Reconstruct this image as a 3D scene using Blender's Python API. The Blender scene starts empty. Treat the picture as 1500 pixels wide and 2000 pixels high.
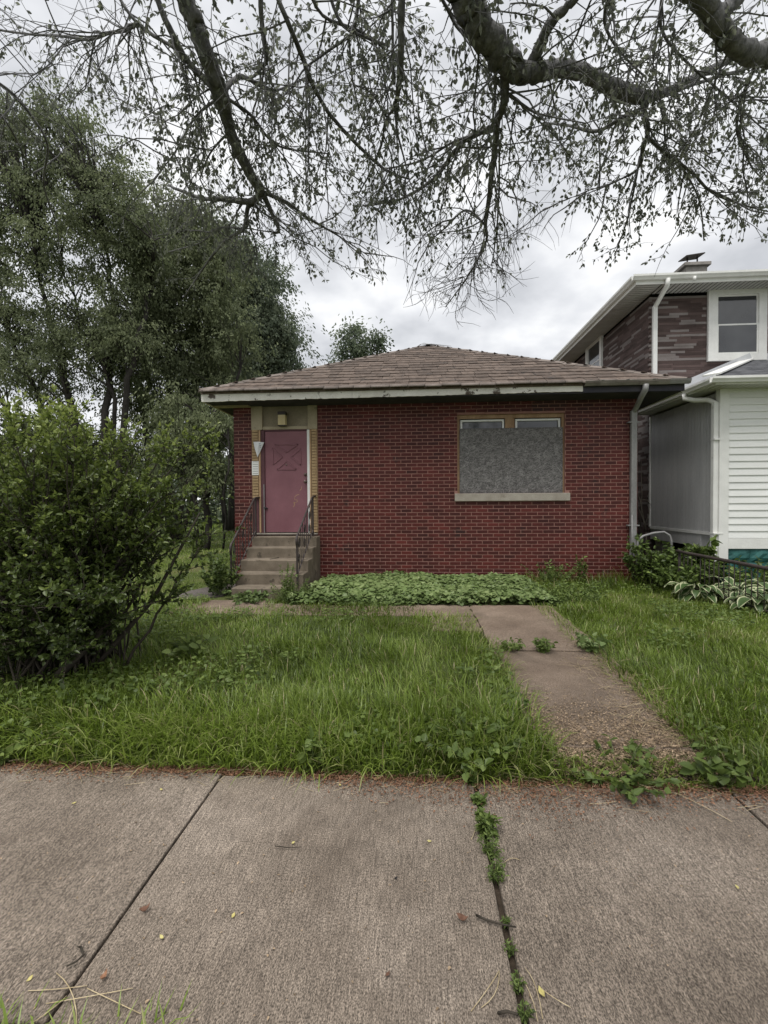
import bpy, math, random
import numpy as np
from mathutils import Vector, Matrix

# ------------------------------------------------------------------ camera, sky, sun, exposure
S = bpy.context.scene
COL = S.collection
rad = math.radians
CAM_H = 1.62
F_PX = 900.0                       # focal length in pixels of the 1500 x 2000 photograph
ROT = (Matrix.Rotation(rad(3.94), 3, 'Z') @ Matrix.Rotation(rad(90 - 1.2), 3, 'X') @ Matrix.Rotation(rad(-.35), 3, 'Z'))
cam_d = bpy.data.cameras.new('camera')
cam_d.sensor_fit = 'VERTICAL'; cam_d.sensor_height = 36; cam_d.lens = 36 * F_PX / 2000
cam_d.clip_start = .05; cam_d.clip_end = 2000
cam = bpy.data.objects.new('camera', cam_d); COL.objects.link(cam)
cam.location = (0, 0, CAM_H); cam.rotation_euler = ROT.to_euler()
S.camera = cam
S.render.engine = 'CYCLES'
S.render.resolution_x, S.render.resolution_y = 768, 1024
S.cycles.use_denoising = True
S.cycles.max_bounces = 6; S.cycles.diffuse_bounces = 3; S.cycles.glossy_bounces = 2; S.cycles.transmission_bounces = 3
S.view_settings.view_transform = 'Standard'; S.view_settings.look = 'None'
S.view_settings.exposure = 1.02; S.view_settings.gamma = 1.0; S.view_settings.use_curve_mapping = False

SUN_EL, SUN_AZ = rad(68), rad(200)          # azimuth clockwise from +Y: behind the camera, a little to the left
wd = bpy.data.worlds.new('World'); S.world = wd; wd.use_nodes = True
nt = wd.node_tree; nt.nodes.clear()
def wn(t, **k):
    n = nt.nodes.new(t)
    for a, b in k.items(): setattr(n, a, b)
    return n
out = wn('ShaderNodeOutputWorld'); bg = wn('ShaderNodeBackground'); bg.inputs[1].default_value = 1.0
sky = wn('ShaderNodeTexSky', sky_type='NISHITA', sun_disc=False, sun_elevation=SUN_EL, sun_rotation=SUN_AZ, air_density=1.0, dust_density=3.0)
skm = wn('ShaderNodeVectorMath', operation='SCALE'); skm.inputs['Scale'].default_value = 0.08
nt.links.new(sky.outputs[0], skm.inputs[0])
tc = wn('ShaderNodeTexCoord'); sep = wn('ShaderNodeSeparateXYZ'); nt.links.new(tc.outputs['Generated'], sep.inputs[0])
zz = wn('ShaderNodeMath', operation='MAXIMUM'); zz.inputs[1].default_value = 0.0; nt.links.new(sep.outputs[2], zz.inputs[0])
za = wn('ShaderNodeMath', operation='ADD'); za.inputs[1].default_value = 0.32; nt.links.new(zz.outputs[0], za.inputs[0])
dx = wn('ShaderNodeMath', operation='DIVIDE'); dy = wn('ShaderNodeMath', operation='DIVIDE')
nt.links.new(sep.outputs[0], dx.inputs[0]); nt.links.new(za.outputs[0], dx.inputs[1])
nt.links.new(sep.outputs[1], dy.inputs[0]); nt.links.new(za.outputs[0], dy.inputs[1])
cmb = wn('ShaderNodeCombineXYZ'); nt.links.new(dx.outputs[0], cmb.inputs[0]); nt.links.new(dy.outputs[0], cmb.inputs[1])
nz = wn('ShaderNodeTexNoise'); nz.inputs['Scale'].default_value = 3.0; nz.inputs['Detail'].default_value = 5; nz.inputs['Roughness'].default_value = .5
nt.links.new(cmb.outputs[0], nz.inputs['Vector'])
rp = wn('ShaderNodeValToRGB'); nt.links.new(nz.outputs[0], rp.inputs[0])
rp.color_ramp.elements[0].position = .34; rp.color_ramp.elements[0].color = (.31, .318, .335, 1)
rp.color_ramp.elements[1].position = .68; rp.color_ramp.elements[1].color = (.60, .60, .595, 1)
e = rp.color_ramp.elements.new(.5); e.color = (.43, .437, .452, 1)
mx = wn('ShaderNodeMix', data_type='RGBA'); mx.inputs['Factor'].default_value = .95
nt.links.new(skm.outputs[0], mx.inputs['A']); nt.links.new(rp.outputs[0], mx.inputs['B'])
nt.links.new(mx.outputs['Result'], bg.inputs[0]); nt.links.new(bg.outputs[0], out.inputs[0])

sd = bpy.data.lights.new('sun', 'SUN'); sd.energy = 1.5; sd.angle = rad(32); sd.color = (1, .97, .93)
sun = bpy.data.objects.new('sun', sd); COL.objects.link(sun)
sdir = Vector((math.sin(SUN_AZ) * math.cos(SUN_EL), math.cos(SUN_AZ) * math.cos(SUN_EL), math.sin(SUN_EL)))
sun.rotation_euler = sdir.to_track_quat('Z', 'Y').to_euler(); sun.location = (0, -8, 20)

# ------------------------------------------------------------------ measuring helpers (photo pixel -> place in the yard)
CAMP = Vector((0, 0, CAM_H))
def ray(px, py): return ROT @ Vector(((px - 750) / F_PX, -(py - 1000) / F_PX, -1))
def PY(px, py, Y): d = ray(px, py); return CAMP + d * (Y / d.y)
def PX(px, py, X): d = ray(px, py); return CAMP + d * (X / d.x)
def PZ(px, py, z=0.): d = ray(px, py); return CAMP + d * ((z - CAM_H) / d.z)

# ------------------------------------------------------------------ object helpers
WT = {}                                     # world translation of every parent
def link(o, parent=None):
    COL.objects.link(o)
    if parent is not None: o.parent = parent
    return o
def tag(o, label=None, cat=None, group=None, kind=None):
    if label: o['label'] = label
    if cat: o['category'] = cat
    if group: o['group'] = group
    if kind: o['kind'] = kind
    return o
def empty(name, loc, label, cat, group=None):
    o = bpy.data.objects.new(name, None); COL.objects.link(o); o.location = loc; o.empty_display_size = .1
    WT[o.name] = Vector(loc); return tag(o, label, cat, group)
def place(o, pos, parent):
    """link o so that its origin stands at world position pos"""
    link(o, parent); p = Vector(pos)
    o.location = p - (WT[parent.name] if parent is not None else Vector())
    WT[o.name] = p; return o
def bevel(o, w=.006, seg=2):
    m = o.modifiers.new('bevel', 'BEVEL'); m.width = w; m.segments = seg; m.limit_method = 'ANGLE'; return o

class MB:
    """collects shapes, then builds ONE mesh object"""
    def __init__(s): s.v = []; s.f = []; s.sm = []; s.rnd = []; s.mi = []
    def add(s, vs, fs, smooth=False, rnd=0., mi=0):
        n = len(s.v); s.v += [tuple(p) for p in vs]
        s.f += [tuple(i + n for i in f) for f in fs]; s.sm += [smooth] * len(fs); s.rnd += [rnd] * len(vs); s.mi += [mi] * len(fs)
        return s
    def box(s, x0, x1, y0, y1, z0, z1, **k):
        return s.add([(x, y, z) for x in (x0, x1) for y in (y0, y1) for z in (z0, z1)],
                     [(0, 1, 3, 2), (4, 6, 7, 5), (0, 4, 5, 1), (2, 3, 7, 6), (0, 2, 6, 4), (1, 5, 7, 3)], **k)
    def obox(s, c, ax, hx, hy, hz, **k):
        """box round c with half sizes along the three axes in ax"""
        c = Vector(c); X, Y, Z = [Vector(a) for a in ax]
        return s.add([c + X * a * hx + Y * b * hy + Z * d * hz for a in (-1, 1) for b in (-1, 1) for d in (-1, 1)],
                     [(0, 1, 3, 2), (4, 6, 7, 5), (0, 4, 5, 1), (2, 3, 7, 6), (0, 2, 6, 4), (1, 5, 7, 3)], **k)
    def beam(s, a, b, w, h, **k):
        a = Vector(a); b = Vector(b); X = (b - a).normalized()
        Y = Vector((0, 0, 1)).cross(X)
        Y = Vector((0, 1, 0)) if Y.length < 1e-4 else Y.normalized()
        return s.obox((a + b) / 2, (X, Y, X.cross(Y)), (b - a).length / 2, w / 2, h / 2, **k)
    def prism(s, poly, off, **k):
        """polygon (3d points) pushed along the vector off"""
        n = len(poly); off = Vector(off); P = [Vector(p) for p in poly]
        fs = [tuple(range(n))[::-1], tuple(range(n, 2 * n))] + [(i, (i + 1) % n, n + (i + 1) % n, n + i) for i in range(n)]
        return s.add(P + [p + off for p in P], fs, **k)
    def tube(s, pts, rs, n=8, cap=True, **k):
        pts = [Vector(p) for p in pts]
        if isinstance(rs, (int, float)): rs = [rs] * len(pts)
        t0 = (pts[1] - pts[0]).normalized()
        u = t0.cross(Vector((0, 0, 1)) if abs(t0.z) < .9 else Vector((1, 0, 0))).normalized()
        vs = []; m = len(pts)
        for i, p in enumerate(pts):
            t = (pts[min(i + 1, m - 1)] - pts[max(i - 1, 0)])
            t = t.normalized() if t.length > 1e-9 else t0
            u = (u - t * u.dot(t)); u = u.normalized() if u.length > 1e-6 else t.orthogonal().normalized()
            w = t.cross(u)
            for j in range(n):
                a = 2 * math.pi * j / n
                vs.append(p + (u * math.cos(a) + w * math.sin(a)) * rs[i])
        fs = [(i * n + j, i * n + (j + 1) % n, (i + 1) * n + (j + 1) % n, (i + 1) * n + j) for i in range(m - 1) for j in range(n)]
        if cap: fs += [tuple(range(n))[::-1], tuple(range((m - 1) * n, m * n))]
        k.setdefault('smooth', True)
        return s.add(vs, fs, **k)
    def mesh(s, name, mats):
        me = bpy.data.meshes.new(name); me.from_pydata(s.v, [], s.f)
        me.polygons.foreach_set('use_smooth', s.sm); me.polygons.foreach_set('material_index', s.mi)
        if any(s.rnd):
            a = me.attributes.new('rnd', 'FLOAT', 'POINT'); a.data.foreach_set('value', s.rnd)
        for m in (mats if isinstance(mats, (list, tuple)) else [mats]): me.materials.append(m)
        me.update(); return me
    def build(s, name, mats, parent=None, pos=(0, 0, 0)):
        return place(bpy.data.objects.new(name, s.mesh(name, mats)), pos, parent)

def np_mesh(name, V, quads, mats, rnd=None, smooth=False, tris=None):
    """large mesh straight from numpy arrays"""
    me = bpy.data.meshes.new(name); V = np.asarray(V, np.float32)
    q = np.zeros((0, 4), np.int32) if quads is None else np.asarray(quads, np.int32)
    t = np.zeros((0, 3), np.int32) if tris is None else np.asarray(tris, np.int32)
    me.vertices.add(len(V)); me.vertices.foreach_set('co', V.ravel())
    idx = np.concatenate([q.ravel(), t.ravel()]); me.loops.add(len(idx)); me.loops.foreach_set('vertex_index', idx)
    nq, ntr = len(q), len(t); me.polygons.add(nq + ntr)
    st = np.concatenate([np.arange(nq) * 4, nq * 4 + np.arange(ntr) * 3]).astype(np.int32)
    me.polygons.foreach_set('loop_start', st)
    if smooth: me.polygons.foreach_set('use_smooth', np.ones(nq + ntr, bool))
    if rnd is not None:
        a = me.attributes.new('rnd', 'FLOAT', 'POINT'); a.data.foreach_set('value', np.asarray(rnd, np.float32))
    me.materials.append(mats); me.update(calc_edges=True); me.validate()
    return me

# ------------------------------------------------------------------ materials
class NT:
    def __init__(s, name):
        s.m = bpy.data.materials.new(name); s.m.use_nodes = True; s.t = s.m.node_tree; s.t.nodes.clear()
        s.out = s.n('ShaderNodeOutputMaterial')
    def n(s, t, ins=None, **k):
        n = s.t.nodes.new(t)
        for a, b in k.items(): setattr(n, a, b)
        for a, b in (ins or {}).items():
            if isinstance(b, bpy.types.NodeSocket): s.t.links.new(b, n.inputs[a])
            else: n.inputs[a].default_value = b
        return n
    def pos(s, scale=(1, 1, 1)):
        g = s.n('ShaderNodeNewGeometry'); m = s.n('ShaderNodeMapping', {'Vector': g.outputs['Position'], 'Scale': scale})
        return m.outputs[0]
    def noise(s, vec, scale, detail=5, rough=.55, dist=0.):
        return s.n('ShaderNodeTexNoise', {'Vector': vec, 'Scale': scale, 'Detail': detail, 'Roughness': rough, 'Distortion': dist}).outputs[0]
    def ramp(s, fac, stops):
        r = s.n('ShaderNodeValToRGB', {'Fac': fac}); el = r.color_ramp.elements
        while len(el) < len(stops): el.new(.5)
        for e, (p, c) in zip(el, stops):
            e.position = p; e.color = (c, c, c, 1) if isinstance(c, (int, float)) else (*c, 1)
        return r.outputs[0]
    def mix(s, fac, a, b, mode='MIX'):
        col = lambda c: (*c, 1) if isinstance(c, tuple) else c
        n = s.n('ShaderNodeMix', data_type='RGBA', blend_type=mode)
        for i, v in (('Factor', fac), ('A', col(a)), ('B', col(b))):
            if isinstance(v, bpy.types.NodeSocket): s.t.links.new(v, n.inputs[i])
            else: n.inputs[i].default_value = v
        return n.outputs['Result']
    def math(s, op, a, b=0.):
        return s.n('ShaderNodeMath', {0: a, 1: b}, operation=op).outputs[0]
    def rnd(s):
        a = s.n('ShaderNodeAttribute', attribute_name='rnd').outputs['Fac']; o = s.n('ShaderNodeObjectInfo').outputs['Random']
        return s.math('FRACT', s.math('ADD', a, o))
    def attr(s): return s.n('ShaderNodeAttribute', attribute_name='rnd').outputs['Fac']
    def finish(s, col, rough=.8, bumph=None, bump=.3, dist=.01, spec=.3, metal=0.):
        p = s.n('ShaderNodeBsdfPrincipled', {'Base Color': col if not isinstance(col, tuple) else (*col, 1), 'Roughness': rough, 'Metallic': metal, 'Specular IOR Level': spec})
        if bumph is not None:
            b = s.n('ShaderNodeBump', {'Height': bumph, 'Strength': bump, 'Distance': dist}); s.t.links.new(b.outputs[0], p.inputs['Normal'])
        s.t.links.new(p.outputs[0], s.out.inputs[0]); return s.m

def pmat(name, c1, c2, scale=6, rough=.8, bump=.25, bscale=80, stretch=(1, 1, 1), spread=.18, var=0., spec=.3, dist=.004, metal=0., stain=None):
    """two-tone material with grain; var = brightness spread between pieces; stain = (colour, threshold, scale)"""
    t = NT(name); P = t.pos(stretch)
    c = t.ramp(t.noise(P, scale), [(.5 - spread, c1), (.5 + spread, c2)])
    g = t.noise(P, bscale, 4)
    c = t.mix(.35, c, t.ramp(g, [(.3, .35), (.7, .75)]), 'OVERLAY')
    if stain:
        col, th, sc = stain
        c = t.mix(t.ramp(t.noise(t.pos(), sc, 8, .65), [(th, 0.), (th + .05, 1.)]), c, col)
    if var:
        k = t.n('ShaderNodeMapRange', {'Value': t.rnd(), 'To Min': 1 - var, 'To Max': 1 + var}).outputs[0]
        s = t.n('ShaderNodeVectorMath', {0: c, 'Scale': k}, operation='SCALE'); c = s.outputs[0]
    return t.finish(c, rough, g, bump, dist, spec, metal)

def leafmat(name, stops, trans=.35, rough=.55, spec=.25):
    """leaf or blade colour runs over the per-leaf attribute"""
    t = NT(name); c = t.ramp(t.attr(), stops)
    c = t.mix(.25, c, t.ramp(t.noise(t.pos(), 1.3, 3), [(.35, .3), (.65, .7)]), 'OVERLAY')
    p = t.n('ShaderNodeBsdfPrincipled', {'Base Color': c, 'Roughness': rough, 'Specular IOR Level': spec})
    tr = t.n('ShaderNodeBsdfTranslucent', {'Color': c}); mxs = t.n('ShaderNodeMixShader', {0: trans, 1: p.outputs[0], 2: tr.outputs[0]})
    t.t.links.new(mxs.outputs[0], t.out.inputs[0]); return t.m

m_brick = pmat('red_glazed_brick', (.050, .0078, .0060), (.086, .0138, .0102), 2.2, .6, .3, 120, var=.34, spec=.35, stain=((.036, .010, .0085), .60, 1.6))
m_mortar = pmat('pinkish_mortar', (.23, .120, .098), (.32, .178, .147), 9, .95, .4, 150)
m_shingle = pmat('brown_shingle', (.074, .055, .044), (.142, .110, .090), 9, .95, .9, 90, var=.26, stain=((.065, .056, .05), .58, 7))
m_eave = pmat('weathered_eave_shingle', (.115, .095, .082), (.19, .16, .14), 5, .9, .4, 90, var=.2)
m_fascia = pmat('peeling_white_paint', (.60, .58, .52), (.74, .72, .66), 4, .7, .35, 60, stretch=(.5, 1, 1), stain=((.09, .07, .055), .58, 6))
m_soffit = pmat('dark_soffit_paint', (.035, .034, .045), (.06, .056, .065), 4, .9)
m_gutter = pmat('grey_brown_gutter', (.13, .115, .10), (.22, .20, .175), 5, .5, .2, stain=((.08, .06, .05), .66, 9), spec=.4)
m_galv = pmat('weathered_white_metal', (.16, .157, .154), (.26, .256, .25), 5, .5, .15, stretch=(1, 1, .3), spec=.4, stain=((.2, .18, .16), .68, 8))
m_white = pmat('white_paint', (.66, .66, .63), (.76, .76, .73), 4, .6, .12, spec=.35, stain=((.42, .41, .37), .70, 6))
m_vinyl = pmat('white_vinyl', (.68, .69, .665), (.78, .785, .76), 2, .55, .08, 60, stretch=(.4, 1, 3), spec=.35)
m_grey = pmat('grey_panel', (.40, .40, .40), (.47, .47, .465), 2, .7, .15, 50, stretch=(1, 4, .4))
m_teal = pmat('teal_paint', (.010, .058, .054), (.022, .098, .09), 7, .6, .5, 25, var=.15)
m_conc = pmat('step_concrete', (.115, .093, .068), (.215, .178, .134), 4, .9, .5, 70, stain=((.085, .070, .052), .60, 5))
m_stone = pmat('limestone_sill', (.27, .24, .20), (.36, .33, .28), 5, .85, .35, 70, stain=((.24, .21, .17), .62, 6))
m_beige = pmat('stained_beige_plaster', (.28, .235, .16), (.40, .345, .245), 3, .85, .3, 70, stain=((.19, .175, .13), .60, 5))
m_panel = pmat('transom_panel_paint', (.19, .16, .11), (.28, .24, .172), 2.5, .85, .2, 60)
m_tile = pmat('ribbed_tan_tile', (.31, .215, .115), (.42, .30, .165), 6, .7, .25, 90, stain=((.26, .19, .11), .64, 9))
m_tan = pmat('tan_wood', (.34, .22, .12), (.46, .31, .18), 7, .75, .3, 60, stretch=(1, 1, .2))
m_wframe = pmat('brown_window_frame', (.24, .15, .085), (.37, .25, .15), 7, .75, .3, 60, stretch=(1, 1, .3))
m_door = pmat('faded_rose_paint', (.175, .074, .088), (.228, .102, .120), 2.2, .6, .12, 70, spec=.35)
m_jamb = pmat('dark_rose_paint', (.085, .036, .042), (.12, .055, .062), 4, .65, .2)
m_dark = pmat('dark_gap', (.012, .010, .010), (.03, .025, .024), 5, .9)
m_iron = pmat('rusty_dark_iron', (.030, .024, .022), (.058, .045, .041), 12, .6, .4, 110, spec=.4)
m_metal = pmat('tarnished_brass', (.16, .11, .10), (.26, .2, .18), 20, .4, .1, metal=.7)
m_amber = pmat('amber_ribbed_glass', (.52, .42, .20), (.60, .50, .26), 8, .35, .1, spec=.5)
m_osb = pmat('weathered_strand_board', (.075, .070, .068), (.13, .124, .12), 18, .9, .5, 120)
m_strand = pmat('grey_wood_strand', (.13, .124, .12), (.215, .206, .20), 9, .85, .3, 140, var=.55)
m_paper = pmat('white_paper', (.62, .63, .65), (.74, .75, .76), 12, .8, .1)
m_black = pmat('black_paint', (.012, .012, .013), (.025, .025, .026), 6, .55, .2)
m_bark = pmat('grey_bark', (.080, .079, .079), (.19, .187, .186), 22, .95, 1., 55, stretch=(1, 1, .35), dist=.02)
m_bark2 = pmat('dark_bark', (.018, .016, .014), (.045, .040, .035), 6, .95, .8, 25, stretch=(1, 1, .3), dist=.03)
m_twig = pmat('brown_stem', (.028, .024, .018), (.065, .054, .041), 12, .9, .4, 60)
m_straw = pmat('dry_straw', (.36, .28, .16), (.52, .43, .28), 20, .85, .1)
m_litter = pmat('brown_litter', (.12, .058, .034), (.26, .145, .088), 25, .95, .3, 140, var=.45)
m_debris = pmat('dry_debris', (.17, .12, .075), (.36, .27, .18), 25, .9, .3, 140, var=.5)
m_yellowleaf = pmat('yellow_leaf', (.42, .36, .12), (.56, .50, .22), 30, .8, .1)
m_brownleaf = pmat('brown_leaf', (.11, .055, .035), (.19, .105, .07), 40, .75, .3)
m_sA = pmat('siding_dark_brown', (.050, .035, .032), (.085, .060, .055), 6, .95, .5, 150, stretch=(.3, .3, 1))
m_sB = pmat('siding_mid_brown', (.080, .056, .051), (.120, .086, .079), 6, .95, .5, 150, stretch=(.3, .3, 1))
m_sC = pmat('siding_pale_taupe', (.15, .130, .122), (.23, .205, .195), 6, .95, .5, 150, stretch=(.3, .3, 1))
m_roof2 = pmat('charcoal_shingle', (.045, .047, .052), (.10, .102, .108), 8, .95, .6, 120, var=.3)
m_roofm = pmat('pale_metal_roof', (.42, .43, .44), (.52, .53, .54), 3, .5, .1, spec=.4)
m_soff2 = pmat('white_ribbed_soffit', (.46, .455, .44), (.58, .575, .555), 3, .65, .1)
m_chim = pmat('chimney_block', (.20, .185, .17), (.30, .28, .26), 9, .95, .4)
m_redbrick = pmat('bare_red_brick', (.30, .07, .04), (.40, .11, .07), 10, .9, .3)

def mk_concrete(name, c0, c1, c2, broom=True, dirt=.3):
    t = NT(name); P = t.pos()
    big = t.noise(P, 1.1, 6, .6); med = t.noise(P, 7, 6, .6)
    c = t.ramp(big, [(.32, c0), (.5, c1), (.68, c2)])
    c = t.mix(.25, c, t.ramp(med, [(.3, .3), (.7, .7)]), 'OVERLAY')
    speck = t.n('ShaderNodeTexVoronoi', {'Vector': P, 'Scale': 190.}).outputs['Distance']
    c = t.mix(.85, c, t.ramp(t.noise(t.pos((1.6, .8, 1)), 150, 3, .65), [(.36, .12), (.5, .5), (.64, .92)]), 'OVERLAY')
    h = t.noise(P, 260, 2, .5)
    if broom:
        st = t.noise(t.pos((135, 9, 1)), 1.0, 5, .8)
        c = t.mix(.75, c, t.ramp(st, [(.34, .2), (.66, .82)]), 'OVERLAY'); h = t.math('ADD', st, t.math('MULTIPLY', h, .6))
    pit = t.ramp(t.noise(P, 36, 3, .6), [(.27, 1.), (.31, 0.)])
    c = t.mix(t.math('MULTIPLY', pit, .6), c, (.05, .042, .036))
    c = t.mix(t.math('MULTIPLY', t.ramp(t.noise(P, .9, 7, .7, .6), [(.50, 0.), (.66, 1.)]), dirt), c, (.088, .068, .052))
    k = t.n('ShaderNodeMapRange', {'Value': t.n('ShaderNodeObjectInfo').outputs['Random'], 'To Min': .88, 'To Max': 1.08}).outputs[0]
    c = t.n('ShaderNodeVectorMath', {0: c, 'Scale': k}, operation='SCALE').outputs[0]
    return t.finish(c, .9, h, .6, .004, .25)
m_walk = mk_concrete('broomed_concrete', (.138, .112, .088), (.185, .152, .121), (.245, .205, .167), True, .6)
m_path = mk_concrete('old_path_concrete', (.165, .122, .090), (.215, .163, .122), (.27, .211, .162), False, .5)
m_asph = mk_concrete('dark_path_patch', (.05, .043, .039), (.075, .065, .059), (.11, .097, .088), False, .3)
def mk_ground():
    t = NT('lawn_soil'); P = t.pos()
    c = t.ramp(t.noise(P, .8, 7, .65), [(.3, (.045, .066, .014)), (.5, (.075, .10, .022)), (.66, (.12, .115, .045))])
    c = t.mix(.5, c, t.ramp(t.noise(P, 25, 6, .7), [(.3, .2), (.7, .75)]), 'OVERLAY')
    return t.finish(c, .95, t.noise(P, 30, 6, .7), .8, .03)
m_ground = mk_ground()
m_soil = pmat('joint_soil', (.035, .026, .018), (.075, .056, .040), 30, .95, .6, 150)
def mk_glass():
    t = NT('window_glass'); return t.finish(t.ramp(t.noise(t.pos(), 1.5, 2), [(.3, (.015, .017, .02)), (.7, (.05, .052, .055))]), .06, spec=.9)
m_glass = mk_glass()
m_grass = leafmat('grass_blade', [(0., (.060, .090, .013)), (.35, (.150, .222, .028)), (.7, (.255, .345, .062)), (.93, (.38, .42, .16)), (1., (.50, .43, .25))], .42, .38, .5)
m_leafO = leafmat('overhead_leaf', [(0., (.09, .10, .075)), (.6, (.15, .162, .12)), (1., (.24, .255, .185))], .6)
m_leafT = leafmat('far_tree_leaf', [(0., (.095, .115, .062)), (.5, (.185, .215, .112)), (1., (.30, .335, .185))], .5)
m_leafB = leafmat('blue_green_leaf', [(0., (.080, .105, .070)), (.5, (.150, .185, .12)), (1., (.25, .285, .19))], .48)
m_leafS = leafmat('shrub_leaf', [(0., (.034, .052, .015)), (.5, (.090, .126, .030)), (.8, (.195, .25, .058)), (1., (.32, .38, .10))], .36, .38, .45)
m_leafI = leafmat('ivy_leaf', [(0., (.075, .112, .036)), (.5, (.165, .232, .078)), (1., (.28, .345, .145))], .3, .45, .35)
m_leafW = leafmat('weed_leaf', [(0., (.054, .082, .022)), (.5, (.120, .175, .042)), (1., (.24, .31, .09))], .35, .45, .35)
m_hosta = leafmat('hosta_leaf', [(0., (.035, .070, .022)), (.62, (.075, .125, .040)), (.72, (.42, .44, .26)), (1., (.55, .56, .36))], .2, .45, .3)

# ------------------------------------------------------------------ vegetation helpers
def rng_of(s): return np.random.default_rng(s)
def unit(a): return a / np.maximum(np.linalg.norm(a, axis=-1, keepdims=True), 1e-9)
def vnoise(x, y, sc, seed=0):
    """smooth 2-d value noise, 0..1"""
    x = np.asarray(x) * sc + seed * 17.3; y = np.asarray(y) * sc + seed * 9.1
    xi = np.floor(x).astype(np.int64); yi = np.floor(y).astype(np.int64); fx = x - xi; fy = y - yi
    fx = fx * fx * (3 - 2 * fx); fy = fy * fy * (3 - 2 * fy)
    def h(a, b):
        n = (a * 374761393 + b * 668265263 + seed * 1442695) & 0x7fffffff
        n = ((n ^ (n >> 13)) * 1274126177) & 0x7fffffff
        return (n ^ (n >> 16)) % 10007 / 10007.
    return (h(xi, yi) * (1 - fx) + h(xi + 1, yi) * fx) * (1 - fy) + (h(xi, yi + 1) * (1 - fx) + h(xi + 1, yi + 1) * fx) * fy

def leaves_mesh(name, P, A, L, W, mat, tint, rng, fold=.25, up=.6):
    """pointed leaves: P base points, A axes, L lengths, W half widths; two folded halves each"""
    N = len(P); P = np.asarray(P); A = unit(np.asarray(A)); L = np.broadcast_to(L, N)[:, None]; W = np.broadcast_to(W, N)[:, None]
    nrm = unit(rng.normal(size=(N, 3)) * (1 - up) + np.array([0, 0, up]))
    side = unit(np.cross(A, nrm)); nr = np.cross(side, A)
    V = np.zeros((N, 6, 3))
    V[:, 0] = P
    V[:, 1] = P + A * L * .32 - side * W + nr * W * fold
    V[:, 2] = P + A * L * .70 - side * W * .72 + nr * W * fold * .6 - nr * L * .04
    V[:, 3] = P + A * L - nr * L * .14
    V[:, 4] = P + A * L * .70 + side * W * .72 + nr * W * fold * .6 - nr * L * .04
    V[:, 5] = P + A * L * .32 + side * W + nr * W * fold
    b = np.arange(N)[:, None] * 6
    Q = np.concatenate([b + np.array([[0, 3, 2, 1]]), b + np.array([[0, 5, 4, 3]])])
    return np_mesh(name, V.reshape(-1, 3), Q, mat, np.repeat(tint, 6))

def blades_mesh(name, x, y, z, h, w, ang, lean, curl, tint, mat):
    """bent grass blades: three segments each"""
    N = len(x); d = np.stack([np.cos(ang), np.sin(ang), np.zeros(N)], 1); s = np.stack([-np.sin(ang), np.cos(ang), np.zeros(N)], 1)
    base = np.stack([x, y, z], 1); V = np.zeros((N, 7, 3)); p = base.copy(); a = lean.copy()
    for k in range(4):
        ww = (w * (1, .85, .55, 0)[k])[:, None]
        if k < 3:
            V[:, 2 * k] = p - s * ww; V[:, 2 * k + 1] = p + s * ww
        else: V[:, 6] = p
        p = p + (d * np.sin(a)[:, None] + np.array([0, 0, 1.]) * np.cos(a)[:, None]) * (h / 3)[:, None]; a = a + curl
    b = np.arange(N)[:, None] * 7
    Q = np.concatenate([b + np.array([[0, 1, 3, 2]]), b + np.array([[2, 3, 5, 4]])]); T = b + np.array([[4, 5, 6]])
    return np_mesh(name, V.reshape(-1, 3), Q, mat, np.repeat(tint, 7), True, T)

def stuff(name, me, label, cat, parent=None):
    o = bpy.data.objects.new(name, me); place(o, (0, 0, 0), parent)
    if parent is None: tag(o, label, cat, kind='stuff')
    return o

def bez(a, b, c, n):
    a, b, c = Vector(a), Vector(b), Vector(c)
    return [a * (1 - t) ** 2 + b * 2 * t * (1 - t) + c * t * t for t in [i / (n - 1) for i in range(n)]]

# ================================================================== THE SETTING
def gz(x, y):
    """height of the yard"""
    y = np.asarray(y, float); x = np.asarray(x, float)
    t = np.clip((y - 2.60) / .25, 0, 1); t2 = np.clip((1.36 - y) / .2, 0, 1)
    base = -.05 + .08 * t + .055 * t2
    return base + (vnoise(x, y, .8, 3) - .5) * .04 * t + np.clip((y - 5) / 4, 0, 1) * .03

xs = np.unique(np.concatenate([np.linspace(-400, -30, 12), np.linspace(-30, -6, 25), np.linspace(-6, 6, 61), np.linspace(6, 30, 25), np.linspace(30, 400, 12)]))
ys = np.unique(np.concatenate([np.linspace(-60, -2, 12), np.linspace(-2, 10, 81), np.linspace(10, 40, 31), np.linspace(40, 600, 14)]))
GX, GY = np.meshgrid(xs, ys); GZ = gz(GX, GY)
nx = len(xs); ii = (np.arange(len(ys) - 1)[:, None] * nx + np.arange(nx - 1)[None]).ravel()
ground = bpy.data.objects.new('ground', np_mesh('ground', np.stack([GX, GY, GZ], -1).reshape(-1, 3), np.stack([ii, ii + 1, ii + nx + 1, ii + nx], 1), m_ground, smooth=True))
place(ground, (0, 0, 0), None); tag(ground, 'grassy yard soil around and behind the brick house', 'ground', kind='structure')

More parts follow.
